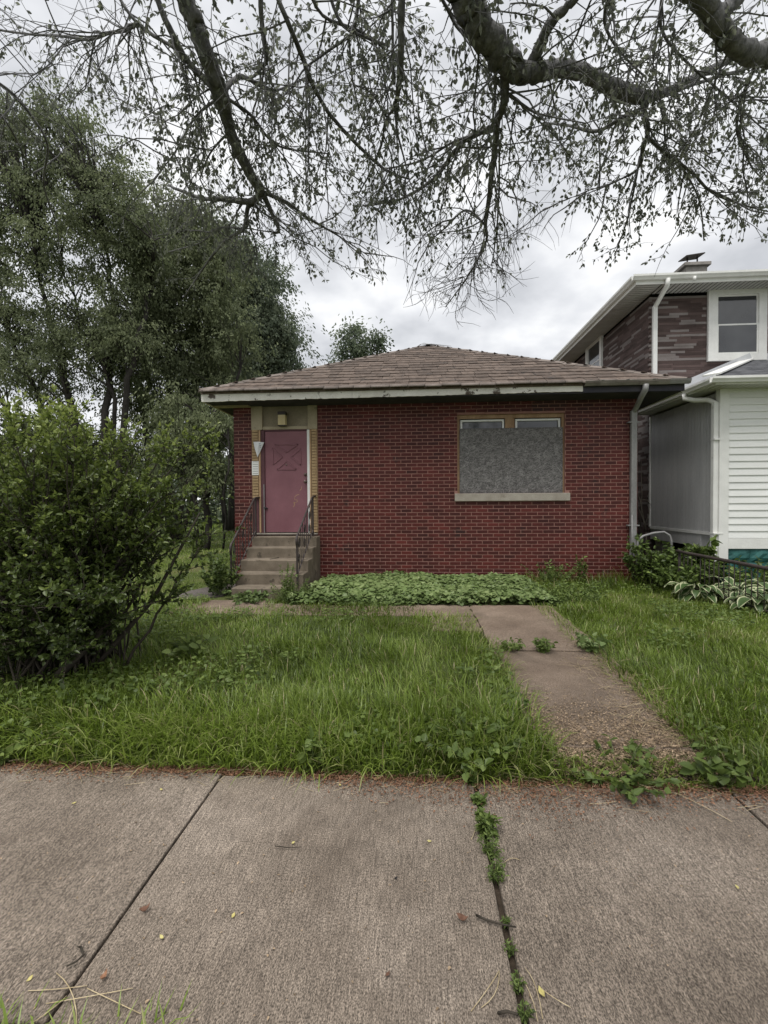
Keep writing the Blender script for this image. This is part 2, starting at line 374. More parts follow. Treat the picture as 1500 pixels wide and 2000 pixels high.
# sidewalk of single slabs
walk = MB().box(-30, 30, 1.32, 2.66, -.10, -.030).build('sidewalk', m_soil)
tag(walk, 'public concrete sidewalk crossing the foot of the picture', 'sidewalk', kind='structure')
JX = [-8.3, -6.9, -5.5, -4.07, -2.61, -1.16, .335, 1.735, 3.17, 4.6, 6.0]
R0 = random.Random(4)
for a, b in zip(JX[:-1], JX[1:]):
    g = .011 if abs(a - .335) > .01 and abs(b - .335) > .01 else .016
    gb = .014 if abs(b - .335) < .01 else .006
    ga = .012 if abs(a - .335) < .01 else .006
    s = MB()
    N = 14; edge = [(a + ga + (b - gb - a - ga) * i / N) for i in range(N + 1)]
    near = [(x, 1.325 + R0.uniform(-.006, .006)) for x in edge]; far = [(x, 2.655 + R0.uniform(-.02, .012)) for x in edge]
    poly = [(x, y, -.07) for x, y in near] + [(x, y, -.07) for x, y in far[::-1]]
    s.prism(poly, (0, 0, .07 + R0.uniform(-.003, .004)))
    bevel(s.build('slab', m_walk, walk), .006, 2)

# garden path: three slabs to the house and a cross walk along the ivy
path = MB().box(.80, 1.98, 2.75, 7.05, -.10, .018).box(-3.3, .80, 6.32, 7.02, -.10, .018).build('path', m_soil)
tag(path, 'old concrete garden path from sidewalk to the front steps', 'path', kind='structure')
for x0, x1, y0, y1 in ((.80, 1.92, 2.98, 4.87), (.80, 1.98, 4.90, 7.02), (.20, .785, 5.6, 6.30), (-.75, .785, 6.32, 7.02), (-2.2, -.765, 6.30, 7.0), (-3.6, -2.215, 6.34, 7.22)):
    N = 12; poly = [(x0 + (x1 - x0) * i / N, y0 + R0.uniform(-.008, .008), 0) for i in range(N + 1)]
    poly += [(x1 + R0.uniform(-.015, .02), y0 + (y1 - y0) * i / N, 0) for i in range(1, N)]
    poly += [(x1 - (x1 - x0) * i / N, y1 + R0.uniform(-.008, .008), 0) for i in range(N + 1)]
    poly += [(x0 + R0.uniform(-.02, .015), y1 - (y1 - y0) * i / N, 0) for i in range(1, N)]
    bevel(MB().prism(poly, (0, 0, .062 + R0.uniform(-.004, .004))).build('slab', m_path, path), .007, 2)
pa = MB().prism([(-4.05, 7.25, .03), (-3.55, 7.2, .03), (-3.25, 7.5, .03), (-3.2, 8.4, .03), (-3.4, 8.75, .03), (-3.75, 8.5, .03), (-4.0, 7.9, .03)], (0, 0, .045)).build('path_patch', m_asph)
tag(pa, 'dark worn patch of paving beside the front steps', 'paving', kind='structure')

# ================================================================== BRICK HOUSE
XL, XR, D, YB = -3.70, 4.27, 9.2, 19.4
EN = (-3.33, -1.967); WI = (.825, 2.90, 1.785, 3.338)
WT_Z = 3.66
house = empty('brick_house', (.3, D, 0), 'single storey dark red brick house with brown hipped roof and boarded window', 'house')
core = MB()
c0 = D + .005
core.box(XL + .01, EN[0], c0, c0 + .2, -.1, WT_Z).box(EN[1], WI[0], c0, c0 + .2, -.1, WT_Z)
core.box(WI[0], WI[1], c0, c0 + .2, -.1, WI[2]).box(WI[0], WI[1], c0, c0 + .2, WI[3], WT_Z).box(WI[1], XR - .01, c0, c0 + .2, -.1, WT_Z)
core.box(EN[0], EN[1], c0 + .02, c0 + .2, -.1, 1.0)
core.box(XL + .01, XL + .2, c0 + .2, YB, -.1, WT_Z).box(XR - .2, XR - .01, c0 + .2, YB, -.1, WT_Z).box(XL + .2, XR - .2, YB - .2, YB, -.1, WT_Z)
core.build('wall', m_mortar, house)

BM = {}
def brick_mesh(w, dep, h):
    k = (round(w, 3), round(dep, 3))
    if k not in BM:
        b = MB(); x, y, z = w / 2, dep / 2, h / 2; c = .0035
        # chamfered face towards -y, closed behind
        vs = [(-x, y, -z), (x, y, -z), (x, y, z), (-x, y, z), (-x, -y + c, -z), (x, -y + c, -z), (x, -y + c, z), (-x, -y + c, z),
              (-x + c, -y, -z + c), (x - c, -y, -z + c), (x - c, -y, z - c), (-x + c, -y, z - c)]
        fs = [(3, 2, 1, 0)] + [(i, (i + 1) % 4, 4 + (i + 1) % 4, 4 + i) for i in range(4)] + [(4 + i, 4 + (i + 1) % 4, 8 + (i + 1) % 4, 8 + i) for i in range(4)] + [(8, 9, 10, 11)]
        BM[k] = b.add(vs, fs).mesh('brick', m_brick)
    return BM[k]
CRS, MOD, JT = .0700, .2135, .0125
bricks = []
R1 = random.Random(11)
nrow = int((WT_Z - .02) / CRS)
for r in range(nrow):
    z0 = .02 + r * CRS; z1 = z0 + CRS - JT; zc = (z0 + z1) / 2
    spans = [(XL, XR)]
    cut = []
    if z1 > .99: cut.append((EN[0], EN[1]))
    if z1 > WI[2] - .15 and z0 < WI[2] and True: cut.append((.77, 2.985)) if z1 > 1.63 else None
    if z1 > WI[2] and z0 < WI[3]: cut.append((WI[0], WI[1]))
    x = XL + (0 if r % 2 == 0 else -MOD / 2)
    while x < XR:
        a, b = max(x, XL), min(x + MOD - JT, XR); x += MOD
        segs = [(a, b)]
        for c, d in cut:
            segs = [q for s_ in segs for q in ((s_[0], min(s_[1], c - .004)), (max(s_[0], d + .004), s_[1])) if q[1] - q[0] > .02]
        for a, b in segs:
            if b - a > .02: bricks.append((a, b, zc, z1 - z0))
bricks.sort(key=lambda q: ((q[0] + q[1]) / 2 - .25) ** 2 + (q[2] - 1.3) ** 2 * 1.3 - (q[1] - q[0]) * 2)
for a, b, zc, h in bricks[:300]:
    o = bpy.data.objects.new('brick', brick_mesh(b - a, .08, h)); place(o, ((a + b) / 2, D + .04 + R1.uniform(-.0012, .0012), zc + R1.uniform(-.0008, .0008)), house)
rest = MB()
def add_brick(m, a, b, zc, h, y=None, side=0):
    c = .0035; j = R1.uniform(-.0012, .0012); z = h / 2
    if side == 0:
        y0 = D + j; f = lambda u, d, w: (u, y0 + d, w)
    else:
        x0 = (XL if side < 0 else XR) + j; f = (lambda u, d, w: (x0 + d, u, w)) if side < 0 else (lambda u, d, w: (x0 - d, u, w))
    vs = [f(a, .06, zc - z), f(b, .06, zc - z), f(b, .06, zc + z), f(a, .06, zc + z), f(a, c, zc - z), f(b, c, zc - z), f(b, c, zc + z), f(a, c, zc + z),
          f(a + c, 0, zc - z + c), f(b - c, 0, zc - z + c), f(b - c, 0, zc + z - c), f(a + c, 0, zc + z - c)]
    fs = [(i, (i + 1) % 4, 4 + (i + 1) % 4, 4 + i) for i in range(4)] + [(4 + i, 4 + (i + 1) % 4, 8 + (i + 1) % 4, 8 + i) for i in range(4)] + [(8, 9, 10, 11)]
    m.add(vs, fs, rnd=R1.random() * .99 + .005)
for a, b, zc, h in bricks[300:]: add_brick(rest, a, b, zc, h)
for side in (-1, 1):
    for r in range(nrow):
        z0 = .02 + r * CRS; y = D + .09 + (0 if r % 2 else -MOD / 2)
        while y < YB:
            a = max(y, D + .085); b = min(y + MOD - JT, YB); y += MOD
            if b - a > .03: add_brick(rest, a, b, z0 + (CRS - JT) / 2, CRS - JT, side=side)
tag(rest.build('brickwork', m_brick, house), kind='stuff')

# ---- window, sill
fr = MB(); yw = D + .055
x0, x1, z0, z1 = WI
fr.box(x0, x0 + .05, yw, yw + .1, z0, z1).box(x1 - .05, x1, yw, yw + .1, z0, z1).box(x0 + .05, x1 - .05, yw, yw + .1, z1 - .075, z1).box(x0 + .05, x1 - .05, yw, yw + .1, z0, z0 + .05)
mxw = PY(997, 830, D).x
fr.box(mxw - .09, mxw + .09, yw + .003, yw + .1, z0 + .05, z1 - .075)
win = fr.build('window', m_wframe, house)
for a, b in ((x0 + .05, mxw - .09), (mxw + .09, x1 - .05)):
    MB().box(a, b, yw + .062, yw + .068, z0 + .05, z1 - .075).build('pane', m_glass, win)
    s = MB(); s.box(a + .02, a + .055, yw + .02, yw + .06, z0 + .05, z1 - .075 - .02).box(b - .055, b - .02, yw + .02, yw + .06, z0 + .05, z1 - .095).box(a + .055, b - .055, yw + .02, yw + .06, z1 - .13, z1 - .095)
    s.build('sash', m_white, win)
bk = MB().box(x0, x1, D + .21, D + .24, z0, z1).build('room_backing', m_dark, house)
bevel(MB().box(.77, 2.985, D - .055, D + .15, 1.632, 1.783).build('window_sill', m_stone, house), .008, 2)
board = empty('strand_board', (1.87, D + .03, 1.785), 'grey weathered strand board nailed over the wide front window', 'board')
bx0, bx1, bz0, bz1 = .872, 2.866, 1.786, 3.066
bp = MB().box(bx0, bx1, D + .030, D + .045, bz0, bz1).build('board_core', m_osb, board)
rs = rng_of(5); st = MB()
N = 7000; sx = rs.uniform(bx0 + .02, bx1 - .02, N); sz = rs.uniform(bz0 + .02, bz1 - .02, N); sl = rs.uniform(.015, .055, N); sw = rs.uniform(.0022, .0065, N); an = rs.normal(.25, .8, N)
V = np.zeros((N, 4, 3)); ca, sa = np.cos(an), np.sin(an)
yy = D + .0298 - rs.uniform(0, .003, N)
for k, (u, w) in enumerate(((-1, -.6), (1, -1), (1, .7), (-1, 1))):
    V[:, k, 0] = np.clip(sx + u * sl * ca - w * sw * sa, bx0, bx1); V[:, k, 1] = yy + (u * .0008); V[:, k, 2] = np.clip(sz + u * sl * sa + w * sw * ca, bz0, bz1)
q = np.arange(N)[:, None] * 4 + np.array([[0, 1, 2, 3]])
for sx_, sz_ in ((.92, 3.02), (1.4, 3.03), (1.87, 3.02), (2.35, 3.03), (2.82, 3.02), (.91, 2.42), (2.83, 2.42), (.92, 1.84), (1.4, 1.83), (2.35, 1.84), (2.82, 1.83)):
    MB().tube([(sx_, D + .0305, sz_), (sx_, D + .024, sz_)], .009, 8).build('screw', m_iron, board)
so = stuff('wood_strands', np_mesh('wood_strands', V.reshape(-1, 3), q, m_strand, np.repeat(rs.uniform(.01, .99, N), 4)), None, None, board); so['kind'] = 'stuff'

# ---- entrance
e0, e1 = EN
dx0, dx1, dz0, dz1 = -3.06, -2.19, 1.012, 3.075
yd = D + .03
MB().box(dx0 - .005, dx1 + .005, yd + .055, yd + .14, 1.0, 3.14).build('door_backing', m_dark, house)
for a, b in ((e0 + .004, PY(512, 810, D).x), (PY(601, 810, D).x, e1 - .004)):
    bevel(MB().box(a, b, D - .015, D + .16, 3.105, WT_Z - .01).build('corner_post', m_beige, house), .006)
ax, bx = PY(512, 810, D).x + .002, PY(601, 810, D).x - .002
MB().box(ax, bx, yd + .012, yd + .1, 3.175, WT_Z - .01).build('transom_panel', m_panel, house)
bevel(MB().box(ax, bx, yd - .02, yd + .1, 3.11, 3.172).build('door_header', m_beige, house), .005)
def ribs(xa, xb, za, zb, name, skip=None):
    base = MB().box(xa, xb, D + .012, D + .12, za, zb).build(name, m_wframe, house)
    z = za + .01; k = 0; r = MB()
    while z < zb - .03:
        if not (skip and skip[0] < z < skip[1]): r.box(xa + .012, xb - .012, D - .014 + R1.uniform(-.003, .003), D + .011, z, z + .040, rnd=R1.uniform(.05, .9))
        z += .058
    r.build('ribbing', m_tile, base); return base
lx = PY(509, 900, D).x
ribs(e0 + .004, lx - .035, 1.72, 3.100, 'ribbed_tile_strip')
rx = PY(605, 900, D).x
ribs(rx + .03, e1 - .004, 1.02, 3.100, 'ribbed_tile_strip')
MB().box(e0 + .004, lx - .035, D + .045, D + .12, 1.02, 1.715).build('bare_wall_strip', m_jamb, house)
bevel(MB().box(lx - .033, lx, D - .012, D + .12, 1.02, 3.100).build('wood_trim', m_tan, house), .003)
bevel(MB().box(rx, rx + .028, D - .010, D + .12, 1.02, 3.100).build('wood_trim', m_tan, house), .003)
jm = MB().box(lx + .002, dx0 - .004, D + .005, D + .12, 1.012, 3.10).box(dx0 - .004, dx1 + .004, D + .012, D + .12, 3.082, 3.108).build('door_frame', m_jamb, house)
MB().box(dx1 + .006, rx - .002, D + .003, D + .12, 1.012, 3.10).build('jamb', m_white, jm)
MB().box(dx0 - .03, dx0 - .012, D - .004, D + .004, 1.02, 2.0).build('trim_strip', m_galv, jm)
MB().box(e0 + .01, e1 - .01, D - .06, D + .06, .985, 1.008).build('threshold', m_stone, house)
door = MB().box(dx0, dx1, yd, yd + .045, dz0 + .012, dz1).build('door', m_door, house)
bevel(door, .004)
DOOR_W = dx1 - dx0
def dpt(u, v): return Vector((dx0 + u, yd, dz0 + v))
def bead(pts, name='molding', r=.012, m=m_door, off=.0):
    b = MB()
    for p, q in zip(pts[:-1], pts[1:]): b.beam(Vector(p) + Vector((0, -off, 0)), Vector(q) + Vector((0, -off, 0)), r * 2.2, r * 2)
    b.build(name, m, door)
def dP(px, py): q = PY(px, py, yd); q.y = yd; return q
# crop pixels: x = 470 + X/7.14, y = 780 + Y/7.14
def dc(X, Y): return dP(470 + X / 7.141, 780 + Y / 7.141)
for tri in (((480, 628), (800, 628), (640, 735)), ((510, 975), (775, 975), (640, 862)), ((445, 680), (580, 805), (455, 905)), ((835, 690), (705, 800), (835, 915))):
    p = [dc(*t) for t in tri]; bead([*p, p[0]])
MB().tube([dc(638, 912) + Vector((0, .01, 0)), dc(638, 912) + Vector((0, -.012, 0))], .018, 12).build('peephole', m_metal, door)
for Y, nm in ((1045, 'deadbolt'), (1145, 'door_knob')):
    c = dc(906, Y); MB().tube([c + Vector((0, .01, 0)), c + Vector((0, -.014, 0)), c + Vector((0, -.02, 0)), c + Vector((0, -.045, 0)), c + Vector((0, -.065, 0)), c + Vector((0, -.07, 0))], [.034, .034, .02, .028 if nm == 'door_knob' else .022, .026 if nm == 'door_knob' else .02, .012], 14).build(nm, m_metal, door)
c = dc(350, 1515); MB().tube([c + Vector((-.04, -.012, .01)), c + Vector((.0, -.025, .0)), c + Vector((.045, -.014, -.012))], [.016, .022, .012], 8).build('hasp', m_black, door)
for stroke in (((815, 1325), (780, 1335), (755, 1360), (750, 1400), (785, 1400), (790, 1430), (760, 1440), (740, 1435), (755, 1470), (735, 1500)), ((850, 1215), (848, 1250), (825, 1270))):
    p = [dc(*t) + Vector((0, -.0005, 0)) for t in stroke]; b = MB()
    for q0, q1 in zip(p[:-1], p[1:]): b.beam(q0, q1, .002, R1.uniform(.006, .014))
    b.build('paint_scratch', m_tan, door)

# ---- wall lamp over the door and papers
lc = PY(553, 820, D); lc.y = yd
lamp = empty('wall_lamp', (lc.x, yd, 3.2), 'amber box lamp with dark cap above the rose door', 'lamp')
lw = .082
bevel(MB().box(lc.x - .05, lc.x + .05, yd - .03, yd + .01, 3.28, 3.44).build('back_plate', m_black, lamp), .004)
bevel(MB().box(lc.x - lw, lc.x + lw, yd - .15, yd - .03, 3.385, 3.45).build('cap', m_iron, lamp), .01)
g = MB().box(lc.x - lw + .008, lc.x + lw - .008, yd - .142, yd - .03, 3.182, 3.384).build('glass', m_amber, lamp)
rb = MB()
for i in range(9): rb.box(lc.x - lw + .012 + i * .0163, lc.x - lw + .020 + i * .0163, yd - .147, yd - .1425, 3.185, 3.38)
rb.build('ribbing', m_amber, g)
MB().box(lc.x - lw + .002, lc.x + lw - .002, yd - .148, yd - .03, 3.168, 3.181).build('base', m_iron, lamp)

pn = empty('paper_notice', PY(503, 880, D), 'crumpled triangular white paper stuck on the left door trim', 'paper')
a, b, c_ = PY(495, 863, D - .03), PY(516, 864, D - .045), PY(503, 893, D - .03)
mid = (a + b + c_) / 3 + Vector((0, -.035, 0)); ab = (a + b) / 2 + Vector((.01, -.03, .005))
pm = MB().add([a, ab, b, (b + c_) / 2 + Vector((0, .012, 0)), c_, (a + c_) / 2 + Vector((-.006, -.01, 0)), mid], [(6, 0, 1), (6, 1, 2), (6, 2, 3), (6, 3, 4), (6, 4, 5), (6, 5, 0)])
po = pm.build('sheet', m_paper, pn); sm = po.modifiers.new('thick', 'SOLIDIFY'); sm.thickness = .002
ink = MB()
for i in range(3):
    p = a * .6 + b * .4 + Vector((.03 + i * .008, -.034, -.03 - i * .035)); ink.beam(p, p + Vector((.045 - i * .008, .001, -.012)), .002, .007)
ink.build('print', pmat('blue_print', (.08, .12, .2), (.12, .16, .25)), pn)
n2 = empty('tile_patch', PY(500, 915, D), 'white painted patch with dark ribs on the left door trim', 'patch')
q0, q1 = PY(492.5, 901, D), PY(506, 928, D)
MB().box(q0.x, q1.x, D - .020, D - .010, q1.z, q0.z).build('panel', m_white, n2)
r = MB(); nrb = 6
for i in range(nrb):
    z = q1.z + (q0.z - q1.z) * (i + .6) / nrb; r.box(q0.x + .02, q1.x - .012, D - .0225, D - .0205, z, z + .006)
r.build('dark_line', m_dark, n2)

# ---- roof
EX0, EX1, EY0, EY1 = -4.09, 4.80, 8.6, 20.0
HW = (EX1 - EX0) / 2; XC = (EX0 + EX1) / 2; EZ = 3.765; RZ = 5.98; RY0 = EY0 + HW; RY1 = EY1 - HW
roof = MB()
A_, B_, C_, D_ = (EX0, EY0, EZ), (EX1, EY0, EZ), (EX1, EY1, EZ), (EX0, EY1, EZ); P1, P2 = (XC, RY0, RZ), (XC, RY1, RZ)
dn = Vector((0, 0, -.06))
vs = [Vector(v) for v in (A_, B_, C_, D_, P1, P2)]; vs += [v + dn for v in vs]
roof.add(vs, [(0, 1, 4), (1, 2, 5, 4), (2, 3, 5), (3, 0, 4, 5), (6, 10, 7), (7, 10, 11, 8), (8, 11, 9), (9, 11, 10, 6), (0, 6, 7, 1), (1, 7, 8, 2), (2, 8, 9, 3), (3, 9, 6, 0)])
ro = roof.build('roof', m_shingle, house)
sl = Vector((0, HW, RZ - EZ)); SLN = sl.length; su = sl.normalized(); nn = Vector((0, -(RZ - EZ), HW)).normalized()
ROWS = 17; ex = SLN / ROWS
SM = {}
def shingle_mesh(w, kind):
    k = (round(w, 2), kind)
    if k not in SM:
        b = MB(); hw = w / 2; L = ex * 1.16; t = .011; c = min(.045, w * .2)
        if kind == 0: P = [(-hw, 0), (hw - c, 0), (hw, c * .8), (hw, L), (-hw, L)]
        elif kind == 1: P = [(-hw + c, 0), (hw, 0), (hw, L), (-hw, L), (-hw, c * .8)]
        else: P = [(-hw, .004), (-.02, 0), (hw, .008), (hw, L), (-hw, L)]
        top = [Vector((x, 0, 0)) + su * y + nn * (t + .014 * (1 - y / L)) for x, y in P]
        b.prism(top, -nn * t); SM[k] = b.mesh('shingle', m_shingle)
    return SM[k]
ns = 0
for r in range(ROWS):
    v = r * ex; half = HW * (1 - (v + ex * .3) / SLN) ; x = XC - half + .02 - R1.uniform(0, .2)
    while x < XC + half - .05:
        w = R1.choice((.26, .30, .34)); a, b = max(x, XC - half + .01), min(x + w, XC + half - .01); x += w + .006
        if b - a < .06: continue
        # keep the upper corners inside the hip
        lim = HW * (1 - min(1, (v + ex * 1.1) / SLN))
        a2, b2 = max(a, XC - lim - .10), min(b, XC + lim + .10)
        if b2 - a2 < .05: continue
        wq = round(b2 - a2, 2)
        o = bpy.data.objects.new('shingle', shingle_mesh(wq, R1.choice((0, 0, 1, 2))))
        p = Vector(((a2 + b2) / 2, EY0, EZ)) + su * (v + R1.uniform(-.022, .008)) + nn * (.001 + R1.uniform(0, .006))
        place(o, p, ro); ns += 1
        o.rotation_euler = (R1.gauss(0, .006), R1.gauss(0, .006), R1.gauss(0, .008))
# the other three slopes, seen only from elsewhere
oth = MB()
for r in range(ROWS):
    for sx_ in (-1, 1):
        nsu = Vector((-sx_ * HW, 0, RZ - EZ)).normalized(); n2_ = Vector((sx_ * (RZ - EZ), 0, HW)).normalized()
        y = EY0 + HW * (r + .5) / ROWS
        while y < EY1 - HW * (r + .5) / ROWS - .3:
            w = R1.choice((.26, .3, .34)); c = Vector((EX0 if sx_ < 0 else EX1, y + w / 2, EZ)) + nsu * ((r + .55) * ex) + n2_ * .012
            oth.obox(c, (nsu, Vector((0, 1, 0)), n2_), ex * .55, w / 2 - .004, .006, rnd=R1.random()); y += w
tag(oth.build('side_shingles', m_shingle, ro), kind='stuff')
# hip caps
for sx_ in (-1, 1):
    a = Vector((EX0 if sx_ < 0 else EX1, EY0, EZ)); b = Vector(P1); n = 22; d = (b - a) / n; X = d.normalized()
    s_ = Vector((-X.y, X.x, 0)).normalized(); up = X.cross(s_); up = up if up.z > 0 else -up
    for i in range(n):
        c = a + d * (i + .5) + up * (.018 + R1.uniform(0, .008)); cap = MB()
        L = d.length * .56; pts = []
        for e_ in (-L, L):
            for k, (q, h) in enumerate(((-.105, -.045), (0, .006), (.105, -.045))): pts.append(X * e_ + s_ * q + up * (h + (.012 if e_ < 0 else 0)))
        cap.add(pts, [(0, 1, 4, 3), (1, 2, 5, 4)]); o = cap.build('hip_cap', m_eave, ro, c); m_ = o.modifiers.new('thick', 'SOLIDIFY'); m_.thickness = .012
rc = MB()
rc.add([(XC - .45, RY0 - .42, RZ - .22), (XC - .10, RY0 - .1, RZ + .07), (XC + .12, RY0 + .1, RZ + .08), (XC + .62, RY0 - .45, RZ - .16), (XC + .1, RY0 - .22, RZ - .005), (XC - .22, RY0 - .25, RZ - .02)], [(0, 5, 1), (5, 4, 2, 1), (4, 3, 2)])
o = rc.build('ridge_flashing', m_roofm, ro); m_ = o.modifiers.new('thick', 'SOLIDIFY'); m_.thickness = .012
# curled eave row
x = EX0
while x < EX1 - .05:
    w = min(R1.uniform(.26, .36), EX1 - x); m = MB(); P = []
    for a_ in range(6):
        t = a_ / 5; P.append(Vector((0, .16 - .24 * math.sin(t * 1.45), .064 - .075 * t ** 2.2 - .016)))
    z_ = R1.uniform(-.008, .008); n = len(P)
    m.add([(s_ * (w / 2 - .004), p.y, p.z + z_) for s_ in (-1, 1) for p in P], [(i, i + 1, n + i + 1, n + i) for i in range(n - 1)], smooth=True)
    o = m.build('eave_shingle', m_eave, ro, (x + w / 2, EY0, EZ)); m_ = o.modifiers.new('thick', 'SOLIDIFY'); m_.thickness = .014; m_.offset = 1
    x += w
# fascia boards, soffit, gutter
fz0, fz1 = EZ - .20, EZ - .035
def fas(xa, xb, jag=True):
    n = max(4, int((xb - xa) / .06)); lo = [(xa + (xb - xa) * i / n, EY0 + .012, fz0 + R1.uniform(-.004, .007) + (xa + (xb - xa) * i / n + 4) * .006) for i in range(n + 1)]
    hi = [(p[0], EY0 + .012, fz1 + (p[0] + 4) * .003) for p in lo[::-1]]
    return MB().prism(lo + hi, (0, .03, 0)).build('fascia_board', m_fascia, house)
fas(EX0, -1.18); fas(-1.175, 1.02); fas(1.025, 3.03)
MB().box(3.034, EX1, EY0 + .02, EY0 + .04, fz0 + .02, fz1 + .02).build('bare_fascia', m_soffit, house)
for sx_ in (EX0 + .002, EX1 - .032): MB().box(sx_, sx_ + .03, EY0 + .05, EY1, fz0, fz1).build('fascia_board', m_fascia, house)
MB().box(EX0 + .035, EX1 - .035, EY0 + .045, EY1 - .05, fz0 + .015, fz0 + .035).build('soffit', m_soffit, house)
MB().box(EX0 + .04, EN[0] + .01, D - .19, D - .03, fz0 - .012, fz0 + .012).build('soffit_trim', m_beige, house)
gut = MB(); prof = [(.0, .075), (-.005, .0), (-.07, -.006), (-.095, .035), (-.11, .075), (-.10, .075), (-.085, .038), (-.065, .006), (-.01, .01), (-.006, .075)]
gx0, gx1 = 3.04, 4.50
def gutter(x0, x1, name, mat, parent, y, z):
    return MB().prism([(x0, y + p, z + q) for p, q in prof], (x1 - x0, 0, 0)).build(name, mat, parent)
gt = gutter(gx0, gx1, 'gutter', m_gutter, house, EY0 + .015, EZ - .07)
gutter(gx1 + .002, EX1 + .06, 'gutter_end', m_galv, gt, EY0 + .014, EZ - .066)
for x in (3.32, 3.75, 4.2): MB().box(x, x + .05, EY0 - .105, EY0 + .01, EZ + .008, EZ + .014).build('gutter_strap', m_galv, gt)
# downspout at the corner
dsx = PY(1237, 900, D - .05).x
dp = MB()
zt = PY(1242, 802, D - .05).z
dp.box(dsx - .055, dsx + .055, D - .095, D - .012, .55, zt)
dso = bevel(dp.build('downspout', m_galv, house), .012, 2)
el = PY(1258, 765, 8.62); el.y = 8.64
MB().tube([(el.x, 8.56, EZ - .06), (el.x, 8.58, EZ - .16), (el.x - .02, 8.66, EZ - .25), (dsx + .03, D - .12, zt + .07), (dsx, D - .06, zt - .02)], [.052, .052, .05, .048, .048], 10).build('elbow', m_galv, dso)
for px_, py_ in ((1236, 825), (1236, 1026)):
    z = PY(px_, py_, D - .05).z; MB().box(dsx - .11, dsx + .10, D - .0985, D - .006, z - .012, z + .012).build('strap', m_galv, dso)
MB().tube([(dsx - .045, D - .11, .35), (dsx - .045, D - .11, 1.35)], .014, 8).build('ground_pipe', m_galv, dso)

# ---- concrete steps and iron railings
stp = empty('concrete_steps', (-2.65, 8.1, 0), 'worn five-step concrete stoop leading up to the rose door', 'steps')
tops = (.955, .775, .590, .395, .215); fronts = (8.86, 8.50, 8.13, 7.77, 7.40); sx0 = (-3.22, -3.20, -3.17, -3.13, -3.05); sx1 = (-1.93, -1.93, -1.93, -1.93, -2.1)
for i in range(5):
    yb = D - .004 if i == 0 else fronts[i - 1] - .002
    o = MB().box(sx0[i], sx1[i], fronts[i], yb, -.05, tops[i]).build('step', m_conc, stp); bevel(o, .014, 3)
MB().beam((-2.66, 7.98, .594 - .19), (-2.45, 8.02, .60 - .19), .02, .008)
sx = MB().tube([PY(527, 1092, 8.2), PY(545, 1089, 8.2)], [.006, .009], 5).build('twig', m_twig)
tag(sx, 'short dark stick lying on the third front step', 'twig')

def railing(label, pts_top, pts_bot, x):
    """pts: (y, z) of handrail at the house and at the newel"""
    (ya, za), (yb, zb) = pts_top, pts_bot
    root = empty('stair_railing', (x, yb, 0), label, 'railing', 'iron railings of the front steps')
    hr = MB().tube([(x + .02, D - .02, za + .01), (x + .01, ya, za), (x, ya - .06, za - .015), (x, yb + .08, zb + .045), (x, yb, zb), (x, yb - .03, zb - .05), (x + .0, yb - .03, zb - .14), (x, yb + .005, zb - .17)], [.014, .018, .019, .019, .021, .021, .017, .012], 8)
    hr.build('handrail', m_iron, root)
    def zr(y): return za + (y - ya) / (yb - ya) * (zb - za)
    def zs(y):
        for f, t in zip(fronts, tops):
            if y >= f: return t
        return .1
    MB().box(x - .014, x + .014, yb - .014, yb + .014, zs(yb) - .01, zb - .005).build('post', m_iron, root)
    MB().box(x - .014, x + .014, ya - .014, ya + .014, zs(ya) - .01, za - .005).build('post', m_iron, root)
    off = .66
    MB().beam((x, ya, zr(ya) - off), (x, yb, zr(yb) - off + .0), .022, .012).build('bottom_rail', m_iron, root)
    n = 9
    for i in range(1, n):
        y = ya + (yb - ya) * i / n
        if i % 3 != 2: MB().box(x - .007, x + .007, y - .007, y + .007, zr(y) - off, zr(y) - .01).build('baluster', m_iron, root)
        else:
            for s_ in (-1, 1):
                P = []
                for k in range(26):
                    t = k / 25; a = t * 4.2 * math.pi; rr = .07 * (1 - t * .75)
                    P.append((x, y + s_ * (.0 + .072 * (1 - 0) - .072 + rr * math.sin(a) * 1.0), zr(y) - off / 2 + s_ * .13 + rr * math.cos(a) * 1.5))
                MB().tube(P, .0065, 5).build('scroll', m_iron, root)
            MB().tube([(x, y, zr(y) - off), (x, y + .03, zr(y) - off * .75), (x, y - .03, zr(y) - off * .5), (x, y + .03, zr(y) - off * .25), (x, y, zr(y) - .01)], .006, 5).build('baluster', m_iron, root)
tL, bL = PY(498, 972, 9.0), PY(452, 1064, 7.75)
railing('rusty iron railing on the left, grassy side of the steps', (9.0, tL.z), (7.75, bL.z), (tL.x + bL.x) / 2)
tR, bR = PY(609, 970, 9.0), PY(582, 1048, 7.75)
railing('rusty iron railing on the right, ivy side of the steps', (9.0, tR.z), (7.75, bR.z), (tR.x + bR.x) / 2)

